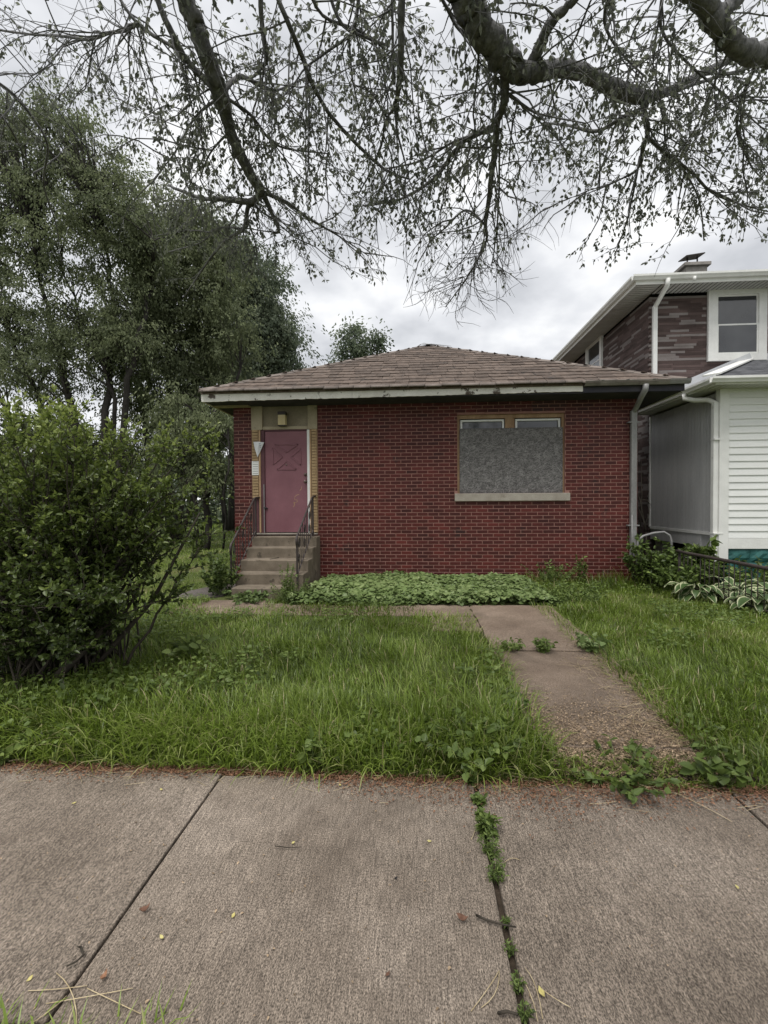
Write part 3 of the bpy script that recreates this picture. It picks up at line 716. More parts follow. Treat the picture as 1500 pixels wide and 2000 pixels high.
# ================================================================== NEIGHBOUR HOUSE
NX, NY, NZ = 5.54, 11.38, 6.42
nb = empty('neighbour_house', (7.5, 11, 0), 'two storey brown clad house with white enclosed porch', 'house')
NXR, NYB = 10.6, 22
wl = MB().box(NX + .02, NXR, NY + .02, NYB, -.1, NZ).build('wall', m_sA, nb)
w0, w1 = PY(1383, 568, NY - .03), PY(1496, 703, NY - .03)
SD = {}
def strip(w, mt):
    k = (round(w, 2), mt.name)
    if k not in SD:
        SD[k] = MB().box(-k[0] / 2, k[0] / 2, -.009, .02, -.0265, .0265).mesh('siding_strip', mt)
    return SD[k]
R2 = random.Random(8); SH = .0555; sid = MB(); nst = 0
zrow = NZ - .03; row = 0
while zrow > .6:
    x = NX - R2.uniform(0, .4)
    while x < NXR:
        w = round(R2.choice((.32, .42, .5, .62, .78)), 2); a, b = max(x, NX), min(x + w, NXR); x += w + .003
        if b - a < .04: continue
        q = R2.random(); mt = m_sC if q < .27 else (m_sB if q < .66 else m_sA)
        if zrow > 4.2 and a < 8.25 and nst < 300:
            segs = [(a, b)]
            if w1.z - .02 < zrow < w0.z + .02: segs = [s_ for s_ in ((a, min(b, w0.x - .01)), (max(a, w1.x + .01), b)) if s_[1] - s_[0] > .04]
            for s_ in segs:
                o = bpy.data.objects.new('siding_strip', strip(s_[1] - s_[0], mt)); place(o, ((s_[0] + s_[1]) / 2, NY + R2.choice((0, .003, .006)), zrow), nb); nst += 1
        else: sid.box(a, b, NY - .007 + R2.choice((0, .004)), NY + .03, zrow - .0265, zrow + .0265, mi=(m_sA, m_sB, m_sC).index(mt))
    y = NY + .05 - R2.uniform(0, .4)
    while y < NYB:
        w = R2.choice((.32, .42, .5, .62, .78)); a, b = max(y, NY + .04), y + w; y += w + .003
        q = R2.random(); mi = 2 if q < .27 else (1 if q < .66 else 0); sid.box(NX - .008 + R2.choice((0, .004)), NX + .03, a, b, zrow - .0265, zrow + .0265, mi=mi)
    if row % 2 == 0: sid.box(NX - .02, NX + .05, NY - .02, NY + .045, zrow - .024, zrow + .024, mi=2 if row % 4 == 0 else 1)
    zrow -= SH; row += 1
tag(sid.build('side_cladding', [m_sA, m_sB, m_sC], nb), kind='stuff')

def sash_window(parent, x0, x1, z0, z1, y, tr=.2, axis='x'):
    """white trimmed double hung window; axis x: faces -y, axis y: faces -x (x0..x1 along y)"""
    def bxx(m, a, b, d0, d1, c, d): return m.box(a, b, y + d0, y + d1, c, d) if axis == 'x' else m.box(y + d0, y + d1, a, b, c, d)
    m = MB()
    bxx(m, x0, x0 + tr, -.05, .02, z0, z1); bxx(m, x1 - tr * .9, x1, -.05, .02, z0, z1)
    bxx(m, x0 + tr, x1 - tr * .9, -.05, .02, z1 - tr * .55, z1); bxx(m, x0 + tr, x1 - tr * .9, -.05, .02, z0, z0 + tr * .8)
    w = m.build('window', m_white, parent)
    a, b, c, d = x0 + tr, x1 - tr * .9, z0 + tr * .8, z1 - tr * .55; mid = (c + d) / 2 - .02
    for k, (lo, hi, dd) in enumerate(((mid, d, -.012), (c, mid + .03, -.030))):
        s_ = MB(); f = .035
        bxx(s_, a, a + f, dd, dd + .02, lo, hi); bxx(s_, b - f, b, dd, dd + .02, lo, hi); bxx(s_, a + f, b - f, dd, dd + .02, hi - f, hi); bxx(s_, a + f, b - f, dd, dd + .02, lo, lo + f)
        s_.build('sash', m_white, w); g_ = MB(); bxx(g_, a + f, b - f, dd + .008, dd + .012, lo + f, hi - f); g_.build('pane', m_glass, w)
    g_ = MB(); nbl = 34
    for i in range(nbl):
        z = c + (d - c) * (i + .3) / nbl; bxx(g_, a + .01, b - .01, .012, .014, z, z + (d - c) / nbl * .55)
    return w
sash_window(nb, w0.x, w1.x, w1.z, w0.z, NY - .012)
s0, s1 = PX(1178, 712, NX), PX(1147, 665, NX)
sash_window(nb, s0.y, s1.y, s0.z - .5, PX(1178, 652, NX).z, NX - .012, .14, 'y')

# eaves, soffit panels, gutters
ox, oy, ez = 4.97, 10.84, 6.50
for i in range(int((NXR - ox) / .30)):
    x = ox + .02 + i * .30; m = MB()
    for k in range(3):
        xa = max(x + k * .1, NX - .02 if i < 1 else x + k * .1); m.box(x + k * .1, x + k * .1 + .068, oy + .02 + max(0, .0), NY + .02, ez, ez + .012)
    if x > NX - .1: m.build('soffit_panel', m_soff2, nb)
for i in range(int((NYB - oy) / .30)):
    y = oy + .02 + i * .30; m = MB()
    for k in range(3): m.box(ox + .02, NX + .02, y + k * .1, y + k * .1 + .068, ez + .002, ez + .014)
    m.build('soffit_panel', m_soff2, nb)
MB().box(ox + .02, NXR, oy + .02, NYB, ez + .02, ez + .05).build('soffit_backing', m_dark, nb)
def kgutter(p0, p1, outv, name, mat, parent, z, sc=1.):
    d = Vector(p1) - Vector(p0); o_ = Vector(outv)
    pr = [(.0, .10), (.0, .0), (.06, .0), (.075, .03), (.10, .06), (.10, .10), (.092, .10), (.09, .064), (.066, .036), (.055, .01), (.012, .01), (.012, .10)]
    return MB().prism([Vector(p0) + o_ * a * sc + Vector((0, 0, z + b * sc)) for a, b in pr], d).build(name, mat, parent)
kgutter((ox - .1, oy, 0), (NXR, oy, 0), (0, -1, 0), 'gutter', m_white, nb, ez + .06, 1.1)
kgutter((ox, oy, 0), (ox, NYB, 0), (-1, 0, 0), 'gutter', m_white, nb, ez + .06, 1.1)
MB().box(ox, NXR, oy - .0, oy + .018, ez - .02, ez + .17).box(ox, ox + .018, oy + .02, NYB, ez - .02, ez + .17).build('fascia_board', m_white, nb)
rz = ez + .17; rx_ = (ox + NXR + .5) / 2; hwn = rx_ - ox
MB().add([(ox, oy, rz), (NXR + .5, oy, rz), (NXR + .5, NYB, rz), (ox, NYB, rz), (rx_, oy + hwn, rz + hwn * .36), (rx_, NYB - hwn, rz + hwn * .36)], [(0, 1, 4), (1, 2, 5, 4), (2, 3, 5), (3, 0, 4, 5), (3, 2, 1, 0)]).build('roof', m_roof2, nb)
# chimney
cc = PY(1352, 520, 13.2); ch = MB().box(cc.x - .27, cc.x + .27, 13.0, 13.54, 6.6, PY(1352, 520, 13.0).z).build('chimney', m_chim, nb)
ct = PY(1352, 520, 13.0).z
bevel(MB().box(cc.x - .34, cc.x + .34, 12.93, 13.61, ct + .001, ct + .09).build('chimney_cap', m_chim, ch), .01)
k = MB().obox((cc.x - .02, 13.2, ct + .34), (Vector((1, 0, .12)).normalized(), Vector((0, 1, .1)).normalized(), Vector((-.12, -.1, 1)).normalized()), .24, .2, .012)
for dx_ in (-.13, .13): k.tube([(cc.x + dx_, 13.2, ct + .08), (cc.x + dx_, 13.2, ct + .34)], .02, 5)
k.build('flue_cover', m_iron, ch)
# downspout on the upper wall
dd0 = PY(1303, 548, oy - .02); dd1 = PY(1279, 597, NY - .06); dsn = MB()
dsn.box(dd1.x - .05, dd1.x + .05, NY - .10, NY - .02, 3.6, dd1.z - .02); dso2 = bevel(dsn.build('downspout', m_white, nb), .01)
MB().tube([(dd0.x, oy - .05, ez + .07), (dd0.x, oy - .04, ez - .06), (dd1.x + .06, NY - .12, dd1.z + .10), (dd1.x, NY - .06, dd1.z - .04)], [.052, .052, .05, .05], 8).build('elbow', m_white, dso2)
MB().tube([PY(1357, 540, oy - .12), PY(1357, 548, oy - .12)], .03, 8).build('insulator', m_white, nb)

# ---- porch (part of the neighbour house)
PYF = 8.84
pc = MB().box(NX + .03, NXR, PYF + .03, NY - .03, .72, 3.60).build('porch', m_grey, nb)
zb = .93
# white front lap boards
z = zb; n = 0
while z < 3.62:
    h = .127; m = MB()
    m.prism([(NX + .16, PYF - .001, z + h), (NX + .16, PYF - .020, z), (NX + .16, PYF - .012, z - .001), (NX + .16, PYF + .028, z - .001), (NX + .16, PYF + .028, z + h)], (NXR - NX - .16, 0, 0)); m.build('lap_board', m_vinyl, pc); z += h + .0005; n += 1
bevel(MB().box(NX - .012, NX + .155, PYF - .028, PYF + .10, .50, 3.66).build('corner_board', m_white, pc), .006)
MB().box(NX + .157, NXR, PYF - .022, PYF + .028, .735, zb - .004).build('skirt_board', m_white, pc)
# side: grey grooved panels with white trim
y = PYF + .105
while y < NY - .10:
    w = min(.0885, NY - .07 - y); MB().box(NX + .006, NX + .028, y, y + w, 1.02, 3.60).build('wall_panel', m_grey, pc); y += .0965
pf = MB().box(NX - .012, NX + .03, NY - .068, NY - .012, 1.0, 3.6).box(NX - .012, NX + .029, PYF + .102, NY - .07, .965, 1.018).build('trim', m_white, pc)
MB().box(NX + .004, NX + .029, PYF + .55, NY - .07, .72, .962).build('skirt_panel', m_grey, pc)
# piers and teal rock-faced blocks
for y0 in (9.7, 10.9): MB().box(NX + .06, NX + .32, y0, y0 + .3, -.1, .718).build('pier', m_chim, pc)
MB().box(NX + .45, NX + .6, PYF + .5, NY - .1, -.05, .7).build('crawl_space', m_dark, pc)
R3 = random.Random(3)
for r in range(3):
    x = NX + .16 - (.2 if r % 2 else 0)
    while x < NXR - .2:
        a, b = max(x, NX + .16), x + .395; x += .40; z0, z1 = .0 + r * .243, .0 + r * .243 + .238; m = MB(); P = []
        nxg, nzg = 5, 4
        if b - a < .05: continue
        for i in range(nxg):
            for j in range(nzg):
                ed = i in (0, nxg - 1) or j in (0, nzg - 1); P.append((a + (b - a) * i / (nxg - 1), PYF + .01 - (0 if ed else R3.uniform(.008, .055)), z0 + (z1 - z0) * j / (nzg - 1)))
        fs = [(i * nzg + j, (i + 1) * nzg + j, (i + 1) * nzg + j + 1, i * nzg + j + 1) for i in range(nxg - 1) for j in range(nzg - 1)]
        m.add(P, fs); m.box(a, b, PYF + .0105, PYF + .2, z0, z1 - .001); m.build('foundation_block', m_teal, pc)
for i, (y, z) in enumerate(((9.06, .60), (9.12, .68), (9.05, .76), (9.1, .84))):
    MB().box(NX + .05, NX + .30, y, y + .16, z, z + .07).build('loose_brick', m_redbrick, pc)
# porch roof
pz = 3.70; pex, pey = 5.20, 8.42
ap = PY(1465, 705, NY - .02)
hipb = Vector((pex, pey, pz + .075)); hipt = Vector((ap.x, NY - .03, ap.z))
MB().add([hipb, (pex, NY - .02, pz + .06), hipt, hipb + Vector((0, .02, -.05)), (pex, NY - .02, pz + .01), hipt + Vector((0, 0, -.05))], [(0, 2, 1), (3, 4, 5), (0, 1, 4, 3), (1, 2, 5, 4), (2, 0, 3, 5)]).build('side_roof', m_roofm, pc)
fr_ = MB().add([hipb, (NXR, pey, pz + .06), (NXR, NY - .03, ap.z), hipt, hipb + Vector((0, .01, -.05)), (NXR, pey + .01, pz + .01), (NXR, NY - .03, ap.z - .05), hipt + Vector((0, -.01, -.05))], [(0, 1, 2, 3), (7, 6, 5, 4), (0, 4, 5, 1), (1, 5, 6, 2), (2, 6, 7, 3), (3, 7, 4, 0)]).build('front_roof', m_roof2, pc)
hd = (hipt - hipb).normalized(); hs = Vector((-hd.y, hd.x, 0)).normalized()
MB().obox(hipb.lerp(hipt, .5) + Vector((0, 0, .035)) + hs * .06, (hd, hs, hd.cross(hs)), (hipt - hipb).length / 2, .13, .014).build('hip_flashing', m_white, pc)
wd_ = (hipt - Vector((pex, NY - .03, pz + .08))).normalized()
MB().obox(Vector((pex, NY - .045, pz + .08)).lerp(hipt, .5) + Vector((0, 0, .07)), (wd_, Vector((0, 1, 0)), wd_.cross(Vector((0, 1, 0)))), (hipt - Vector((pex, NY - .03, pz + .08))).length / 2, .03, .11).build('wall_flashing', m_roofm, pc)
# dark shingle tabs of the porch roof
fs_ = (Vector((0, NY - pey, ap.z - pz - .06))); fu = fs_.normalized(); fn = Vector((0, -fs_.z, fs_.y)).normalized(); nr_ = 18; hx = ap.x - pex
for r in range(nr_):
    v = fs_.length * r / nr_; xa = pex + hx * (v + .08) / fs_.length + .03; x = xa; 
    while x < 8.4:
        w = .3; c = Vector((x + w / 2, pey, pz + .06)) + fu * (v + .08) + fn * .010
        sm_ = SD.get('tab')
        if sm_ is None: sm_ = SD['tab'] = MB().obox((0, 0, 0), (Vector((1, 0, 0)), fu, (fn + fu * -.04).normalized()), .146, .085, .005).mesh('shingle', m_roof2)
        o = bpy.data.objects.new('shingle', sm_); place(o, c + fn * R3.uniform(0, .004), fr_); x += w
MB().box(ap.x - .05, NXR, NY - .05, NY - .012, ap.z - .02, ap.z + .16).build('flashing', m_roofm, pc)
kgutter((pex - .1, pey, 0), (NXR, pey, 0), (0, -1, 0), 'gutter', m_white, pc, pz - .045)
kgutter((pex, pey, 0), (pex, NY - .02, 0), (-1, 0, 0), 'gutter', m_white, pc, pz - .045)
MB().box(pex + .001, NXR, pey + .001, pey + .02, pz - .07, pz + .05).box(pex + .001, pex + .02, pey + .021, NY - .02, pz - .07, pz + .05).build('fascia_board', m_white, pc)
for i in range(17):
    x = pex + .03 + i * .30
    m = MB()
    for k in range(3): m.box(x + k * .1, x + k * .1 + .075, pey + .022, PYF + .0, pz - .06, pz - .05)
    m.build('soffit_panel', m_soff2, pc)
MB().box(pex + .022, NX + .03, PYF + .002, NY - .02, pz - .058, pz - .045).build('soffit', m_soff2, pc)
MB().box(NX - .02, NXR, pey + .02, NY - .03, pz - .045, pz - .03).build('soffit_backing', m_white, pc)
g0 = PX(1358, 775, pex - .06); g1 = PX(1405, 800, NX - .06)
dn_ = MB().box(NX - .10, NX - .014, PYF + .0, PYF + .09, .45, 3.42).build('downspout', m_white, pc); bevel(dn_, .01)
MB().tube([(pex - .05, 9.25, pz - .05), (pex - .05, 9.25, pz - .13), (pex + .05, 9.12, pz - .19), (NX - .12, 8.98, pz - .22), (NX - .06, PYF + .05, pz - .29), (NX - .06, PYF + .05, pz - .40)], .046, 10).build('elbow', m_white, dn_)
for z in (2.72, 1.0): MB().box(NX - .104, NX + .06, PYF - .034, PYF + .093, z, z + .025).build('strap', m_white, dn_)

# ---- curved conduit in the gap and the low fence
cp = [PY(x, y, 8.9) for x, y in ((1243, 1070), (1246, 1055), (1256, 1047), (1277, 1041), (1297, 1039), (1308, 1046), (1311, 1056), (1311, 1100))]
cp[0] = Vector((cp[0].x, cp[0].y, .1))
tag(MB().tube([p if i not in (7,) else Vector((p.x, p.y, .15)) for i, p in enumerate(cp)], .022, 8).build('pipe', m_galv), 'pale curved pipe arching out of the weeds between the houses', 'pipe')
fence = empty('iron_fence', (4.62, 6, 0), 'low dark iron picket fence with round rusty top rail', 'fence')
FXX = 4.62
MB().tube([(FXX - .03, 8.45, .73), (FXX, 8.2, .72), (FXX, 6.3, .715), (FXX + .02, 3.4, .70)], .028, 8).build('top_rail', m_iron, fence)
MB().tube([(FXX, 8.3, .16), (FXX, 3.4, .15)], .012, 6).build('bottom_rail', m_iron, fence)
pk = MB().tube([(0, 0, 0), (0, 0, .62)], .007, 5).mesh('picket', m_iron)
y = 3.45
while y < 8.4:
    place(bpy.data.objects.new('picket', pk), (FXX, y, .09), fence); y += .115
for y in (3.4, 6.0, 8.42): MB().tube([(FXX, y, -.05), (FXX, y, .76)], .022, 8).build('post', m_iron, fence)

# ================================================================== OVERHEAD TREE
RT = random.Random(21)
tree = empty('street_tree', (.7, -2.7, 0), 'large street tree whose dark drooping limbs fill the sky overhead', 'tree')
def px_limb(pts):
    P = [PY(x, y, Y) for x, y, Y, w in pts]; rr = [w * .76 / 2 / F_PX * (p - CAMP).dot(ROT @ Vector((0, 0, -1))) for p, (_, _, _, w) in zip(P, pts)]
    return P, rr
def smooth_path(P, rr, k=4):
    """Catmull-Rom through the points with a little wobble"""
    out, ro_ = [], []
    n = len(P)
    for i in range(n - 1):
        p0, p1, p2, p3 = P[max(i - 1, 0)], P[i], P[i + 1], P[min(i + 2, n - 1)]
        for j in range(k):
            t = j / k
            q = .5 * ((2 * p1) + (p2 - p0) * t + (2 * p0 - 5 * p1 + 4 * p2 - p3) * t * t + (3 * p1 - p0 - 3 * p2 + p3) * t ** 3)
            w = rr[i] * .18 * (j > 0)
            out.append(q + Vector((RT.uniform(-w, w), RT.uniform(-w, w), RT.uniform(-w, w)))); ro_.append((rr[i] * (1 - t) + rr[i + 1] * t) * RT.uniform(.965, 1.035))
    out.append(P[-1]); ro_.append(rr[-1]); return out, ro_
FORK = Vector((.7, -2.55, 3.3))
bark_tex = bpy.data.textures.new('bark_relief', 'CLOUDS'); bark_tex.noise_scale = .045; bark_tex.noise_depth = 3
LIMBS = [  # px, py, distance in front of the camera, width in px ; flag: starts at the trunk
    (1, [(345, -40, 2.9, 46), (375, 30, 3.0, 44), (400, 100, 3.1, 42), (430, 185, 3.3, 40), (448, 250, 3.5, 28), (475, 315, 3.7, 26), (512, 375, 3.9, 26)]),
    (0, [(512, 375, 3.9, 20), (490, 394, 3.95, 16), (440, 389, 4.1, 13), (390, 386, 4.3, 9), (330, 362, 4.6, 5)]),
    (0, [(495, 392, 3.95, 13), (483, 410, 4.0, 11), (475, 448, 4.1, 10), (440, 470, 4.3, 7), (400, 520, 4.6, 5), (360, 580, 4.9, 3)]),
    (0, [(475, 448, 4.1, 7), (430, 445, 4.3, 5), (390, 475, 4.5, 4), (330, 492, 4.8, 2.5)]),
    (0, [(514, 378, 3.9, 14), (530, 415, 4.0, 11), (545, 450, 4.1, 8), (535, 455, 4.15, 6)]),
    (0, [(514, 376, 3.9, 12), (560, 395, 4.1, 9), (600, 425, 4.3, 7), (660, 460, 4.6, 4), (720, 500, 4.9, 2)]),
    (0, [(298, -30, 3.0, 14), (315, 20, 3.05, 15), (345, 85, 3.15, 16), (375, 130, 3.25, 16), (410, 165, 3.3, 17), (432, 195, 3.3, 16)]),
    (0, [(220, -30, 3.1, 7), (255, 30, 3.15, 8), (300, 70, 3.2, 9), (345, 95, 3.2, 9)]),
    (0, [(268, 45, 3.2, 9), (245, 60, 3.3, 8), (210, 65, 3.4, 8), (175, 77, 3.6, 7), (115, 70, 3.8, 6), (50, 66, 4.0, 5), (-60, 50, 4.2, 4)]),
    (0, [(437, 180, 3.3, 14), (455, 158, 3.4, 13), (475, 150, 3.5, 12), (505, 165, 3.6, 10), (535, 178, 3.8, 6), (600, 150, 4.0, 4)]),
    (0, [(440, 190, 3.3, 9), (490, 225, 3.5, 8), (525, 270, 3.8, 7), (560, 290, 4.0, 5), (640, 300, 4.3, 3)]),
    (0, [(508, -20, 3.0, 13), (512, 50, 3.1, 12), (520, 110, 3.2, 12), (515, 128, 3.25, 9), (495, 150, 3.4, 6)]),
    (0, [(535, -20, 3.0, 12), (565, 50, 3.1, 13), (590, 110, 3.3, 13), (610, 165, 3.4, 11), (645, 225, 3.6, 10), (695, 280, 3.8, 9), (750, 330, 4.1, 7), (800, 350, 4.3, 4)]),
    (0, [(640, -20, 3.2, 10), (670, 50, 3.3, 9), (720, 75, 3.4, 8), (760, 90, 3.5, 7)]),
    (0, [(700, -20, 3.1, 8), (690, 60, 3.3, 8), (640, 100, 3.5, 7), (590, 140, 3.7, 5), (560, 200, 3.9, 3)]),
    (1, [(785, -40, 2.9, 20), (784, 40, 3.0, 19), (782, 110, 3.1, 18), (779, 170, 3.2, 15), (768, 212, 3.3, 8), (752, 240, 3.4, 6), (740, 300, 3.7, 4), (700, 380, 4.0, 2.5)]),
    (0, [(766, -20, 3.0, 7), (767, 80, 3.1, 7), (769, 165, 3.2, 10)]),
    (1, [(890, -40, 2.8, 78), (915, 15, 2.9, 74), (950, 70, 3.0, 68), (990, 120, 3.1, 62), (1010, 140, 3.15, 52), (1050, 142, 3.2, 42), (1090, 132, 3.3, 38), (1140, 142, 3.4, 36), (1190, 168, 3.6, 36), (1235, 185, 3.7, 34), (1270, 188, 3.8, 26), (1310, 175, 3.9, 20), (1370, 145, 4.1, 18), (1440, 110, 4.3, 16), (1520, 70, 4.5, 14)]),
    (0, [(1035, 132, 3.2, 30), (1055, 90, 3.1, 27), (1075, 45, 3.0, 24), (1120, 0, 2.9, 20), (1160, -50, 2.8, 16)]),
    (0, [(985, 125, 3.1, 26), (986, 165, 3.2, 22), (986, 195, 3.25, 19), (972, 232, 3.4, 16), (958, 250, 3.5, 14), (915, 270, 3.6, 13), (885, 298, 3.7, 11), (860, 335, 3.9, 9), (830, 362, 4.1, 8), (780, 390, 4.3, 6), (710, 402, 4.6, 4)]),
    (0, [(972, 232, 3.4, 15), (968, 280, 3.6, 15), (961, 335, 3.8, 14), (955, 390, 4.0, 12), (948, 440, 4.1, 9), (950, 470, 4.2, 6), (920, 530, 4.5, 4), (870, 600, 4.8, 2)]),
    (0, [(975, 275, 3.6, 5), (975, 360, 3.9, 5), (970, 450, 4.1, 4), (960, 520, 4.4, 2.5)]),
    (0, [(948, 440, 4.1, 7), (910, 410, 4.2, 5), (870, 445, 4.3, 4), (840, 470, 4.5, 2)]),
    (0, [(930, 262, 3.5, 8), (880, 280, 3.7, 6), (820, 315, 4.0, 5), (750, 330, 4.3, 3)]),
    (0, [(995, 185, 3.25, 10), (1015, 200, 3.3, 8), (1030, 215, 3.4, 7), (1060, 198, 3.6, 4)]),
    (0, [(1258, 190, 3.75, 24), (1260, 225, 3.8, 14), (1265, 262, 3.9, 12), (1255, 290, 4.0, 10), (1245, 330, 4.1, 7), (1190, 360, 4.3, 5), (1150, 372, 4.5, 3), (1060, 410, 4.8, 2)]),
    (0, [(1265, 268, 3.9, 10), (1300, 300, 4.0, 8), (1350, 335, 4.1, 7), (1390, 375, 4.3, 6), (1450, 400, 4.6, 4), (1530, 420, 4.8, 3)]),
    (0, [(1250, 305, 4.0, 6), (1240, 360, 4.2, 5), (1225, 430, 4.4, 4), (1200, 500, 4.7, 2.5)]),
    (0, [(1330, 322, 4.1, 5), (1365, 390, 4.3, 4), (1375, 470, 4.6, 3)]),
    (0, [(1250, 215, 3.75, 12), (1210, 232, 3.8, 10), (1165, 256, 3.9, 9), (1110, 245, 4.1, 7), (1060, 240, 4.3, 4)]),
    (0, [(1290, 190, 3.85, 10), (1340, 170, 3.9, 9), (1400, 150, 4.1, 8), (1470, 130, 4.3, 7), (1540, 100, 4.5, 5)]),
    (1, [(1330, -40, 2.8, 44), (1385, 20, 2.9, 48), (1415, 65, 3.0, 46), (1450, 98, 3.1, 44), (1500, 108, 3.3, 48), (1580, 130, 3.5, 40)]),
    (0, [(1395, 25, 2.9, 30), (1430, 10, 3.0, 26), (1470, -30, 3.0, 22)]),
    (0, [(-40, 140, 3.6, 9), (15, 175, 3.8, 8), (60, 225, 4.0, 7), (93, 285, 4.2, 6), (85, 360, 4.5, 5), (110, 440, 4.9, 3), (120, 520, 5.2, 2)]),
    (0, [(-40, 190, 3.7, 7), (10, 235, 3.9, 6), (45, 300, 4.2, 4), (70, 350, 4.5, 2)]),
    (0, [(600, -30, 3.0, 9), (630, 30, 3.2, 8), (700, 60, 3.4, 7), (745, 90, 3.6, 6), (760, 140, 3.7, 4)]),
    (0, [(850, -30, 2.9, 9), (880, 30, 3.1, 9), (905, 65, 3.2, 10), (940, 80, 3.2, 10)]),
    (0, [(1200, -40, 3.0, 9), (1180, 40, 3.2, 8), (1210, 100, 3.5, 6), (1260, 150, 3.7, 5)]),
    (0, [(1300, -40, 3.0, 10), (1290, 50, 3.3, 8), (1330, 110, 3.6, 7), (1420, 190, 4.0, 5), (1500, 260, 4.4, 3)]),
    (0, [(1480, 120, 3.4, 10), (1450, 190, 3.8, 8), (1440, 260, 4.1, 6), (1470, 330, 4.4, 4)]),
    (0, [(430, 190, 3.3, 8), (380, 230, 3.6, 6), (340, 300, 3.9, 4), (300, 350, 4.2, 2.5)]),
    (0, [(450, 255, 3.5, 7), (410, 300, 3.8, 5), (390, 350, 4.0, 3)]),
]
segs = []      # (points, radii) to sprout from
for start, pts in LIMBS:
    P, rr = px_limb(pts); P, rr = smooth_path(P, rr, 9 if rr[0] > .03 else 4)
    segs.append((P, rr))
    if start:
        a = P[0]; c = FORK + Vector((RT.uniform(-.06, .06), RT.uniform(-.06, .06), RT.uniform(-.3, .3))); m = (a + c) / 2 + Vector((0, 0, 1.1))
        conn = bez(c, m, a, 9); cr = [rr[0] * (1.7 - .7 * i / 8) + .02 for i in range(9)]
        segs.append((conn, cr)); P = conn[:-1] + P; rr = cr[:-1] + rr
    n = 22 if rr[0] > .03 else 8 if rr[0] > .015 else 6
    lb = MB().tube(P, rr, n).build('limb', m_bark, tree)
    if n == 22:
        dm = lb.modifiers.new('bark', 'DISPLACE'); dm.texture = bark_tex; dm.strength = .022; dm.mid_level = .5; dm.texture_coords = 'LOCAL'
MB().tube([(.75, -2.75, -.1), (.74, -2.74, .15), (.72, -2.7, .6), (.7, -2.65, 1.6), (.68, -2.6, 2.6), (.7, -2.55, 3.45)], [.55, .42, .36, .33, .33, .28], 16).build('trunk', m_bark, tree)

twigs = MB(); LP, LA = [], []
fw = ROT @ Vector((0, 0, -1)); rt_ = ROT @ Vector((1, 0, 0)); up_ = ROT @ Vector((0, 1, 0))
def to_px(p):
    d = p - CAMP; z = d.dot(fw)
    return (750 + F_PX * d.dot(rt_) / z, 1000 - F_PX * d.dot(up_) / z) if z > .05 else (-999, -999)
def leafy(px, py):
    """share of twigs in leaf, as seen in the crown: dead sprays low in the middle, thin tips at the left"""
    if px < -200: return .3
    if 780 < px < 1060 and py > 455: return .06
    if 560 < px < 800 and py > 470: return .35
    if px < 230 and py < 260: return .22
    if 985 < px < 1075 and 290 < py < 460: return .15
    if py > 560: return .25
    return .92
def ok_px(px, py):
    """nothing hangs in front of the open sky over the roofs"""
    lim = 470 if px < 300 else 560 if px < 760 else 640 if px < 1060 else 500 if px < 1120 else 545 if px < 1300 else 480
    if px < 230 and py > 330: return False
    return py < lim
def twig(p, d, L, r, n=4, droop=.25, wig=.32):
    P = [p.copy()]; d = d.normalized()
    for i in range(n):
        d = (d + Vector((RT.uniform(-wig, wig), RT.uniform(-wig, wig), RT.uniform(-wig, wig) - droop * .35))).normalized(); P.append(P[-1] + d * (L / n))
    return P
def along(P, s):
    k = min(int(s * (len(P) - 1)), len(P) - 2); t = s * (len(P) - 1) - k; return P[k] * (1 - t) + P[k + 1] * t, (P[k + 1] - P[k]).normalized()
def rdir(): return Vector((RT.gauss(0, 1), RT.gauss(0, 1), RT.gauss(0, 1))).normalized()
def leaves_on(P, n, lo=.25):
    for _ in range(n):
        q, t = along(P, RT.uniform(lo, 1.)); a = (t * .5 + rdir() * .7 + Vector((0, 0, -.55))).normalized(); LP.append(q + a * .008); LA.append(a)
ntw = 0
for P, rr in segs:
    Ltot = sum((b - a).length for a, b in zip(P[:-1], P[1:])); s = RT.uniform(0, .1)
    thick = rr[0] > .045
    while s < Ltot:
        fr_s = s / Ltot; q, t = along(P, fr_s); x_, y_ = to_px(q)
        s += RT.uniform(.044, .108) if not thick else RT.uniform(.10, .21)
        if q.y < 1.2 and RT.random() < .75: continue
        if x_ < 480 and y_ > 395 and RT.random() < .85: continue
        d = (rdir() * .9 + t * .55 + Vector((0, .12, -.18))).normalized(); L = RT.uniform(.28, .95) * (1.15 if fr_s < .6 else .9)
        S_ = twig(q, d, L, 0, 5, .22); e_ = to_px(S_[-1])
        if not ok_px(*e_): continue
        r0 = RT.uniform(.0045, .009) if L > .5 else RT.uniform(.003, .005)
        twigs.tube(S_, [r0 * (1 - .75 * i / 5) for i in range(6)], 4, cap=False); ntw += 1
        lf = leafy(*e_)
        k = max(2, int(L / .105))
        for j in range(k):
            q2, t2 = along(S_, (j + RT.uniform(.3, 1.)) / (k + .3)); d2 = (rdir() * .85 + t2 * .7 + Vector((0, 0, -.25))).normalized(); L2 = RT.uniform(.10, .40)
            T_ = twig(q2, d2, L2, 0, 3, .35, .3)
            if not ok_px(*to_px(T_[-1])): continue
            twigs.tube(T_, [.0024, .0021, .0017, .0011], 3, cap=False)
            if RT.random() < lf: leaves_on(T_, int(RT.uniform(4, 11)))
            elif RT.random() < .25: leaves_on(T_, 2)
        if RT.random() < lf: leaves_on(S_, int(RT.uniform(2, 6)), .5)
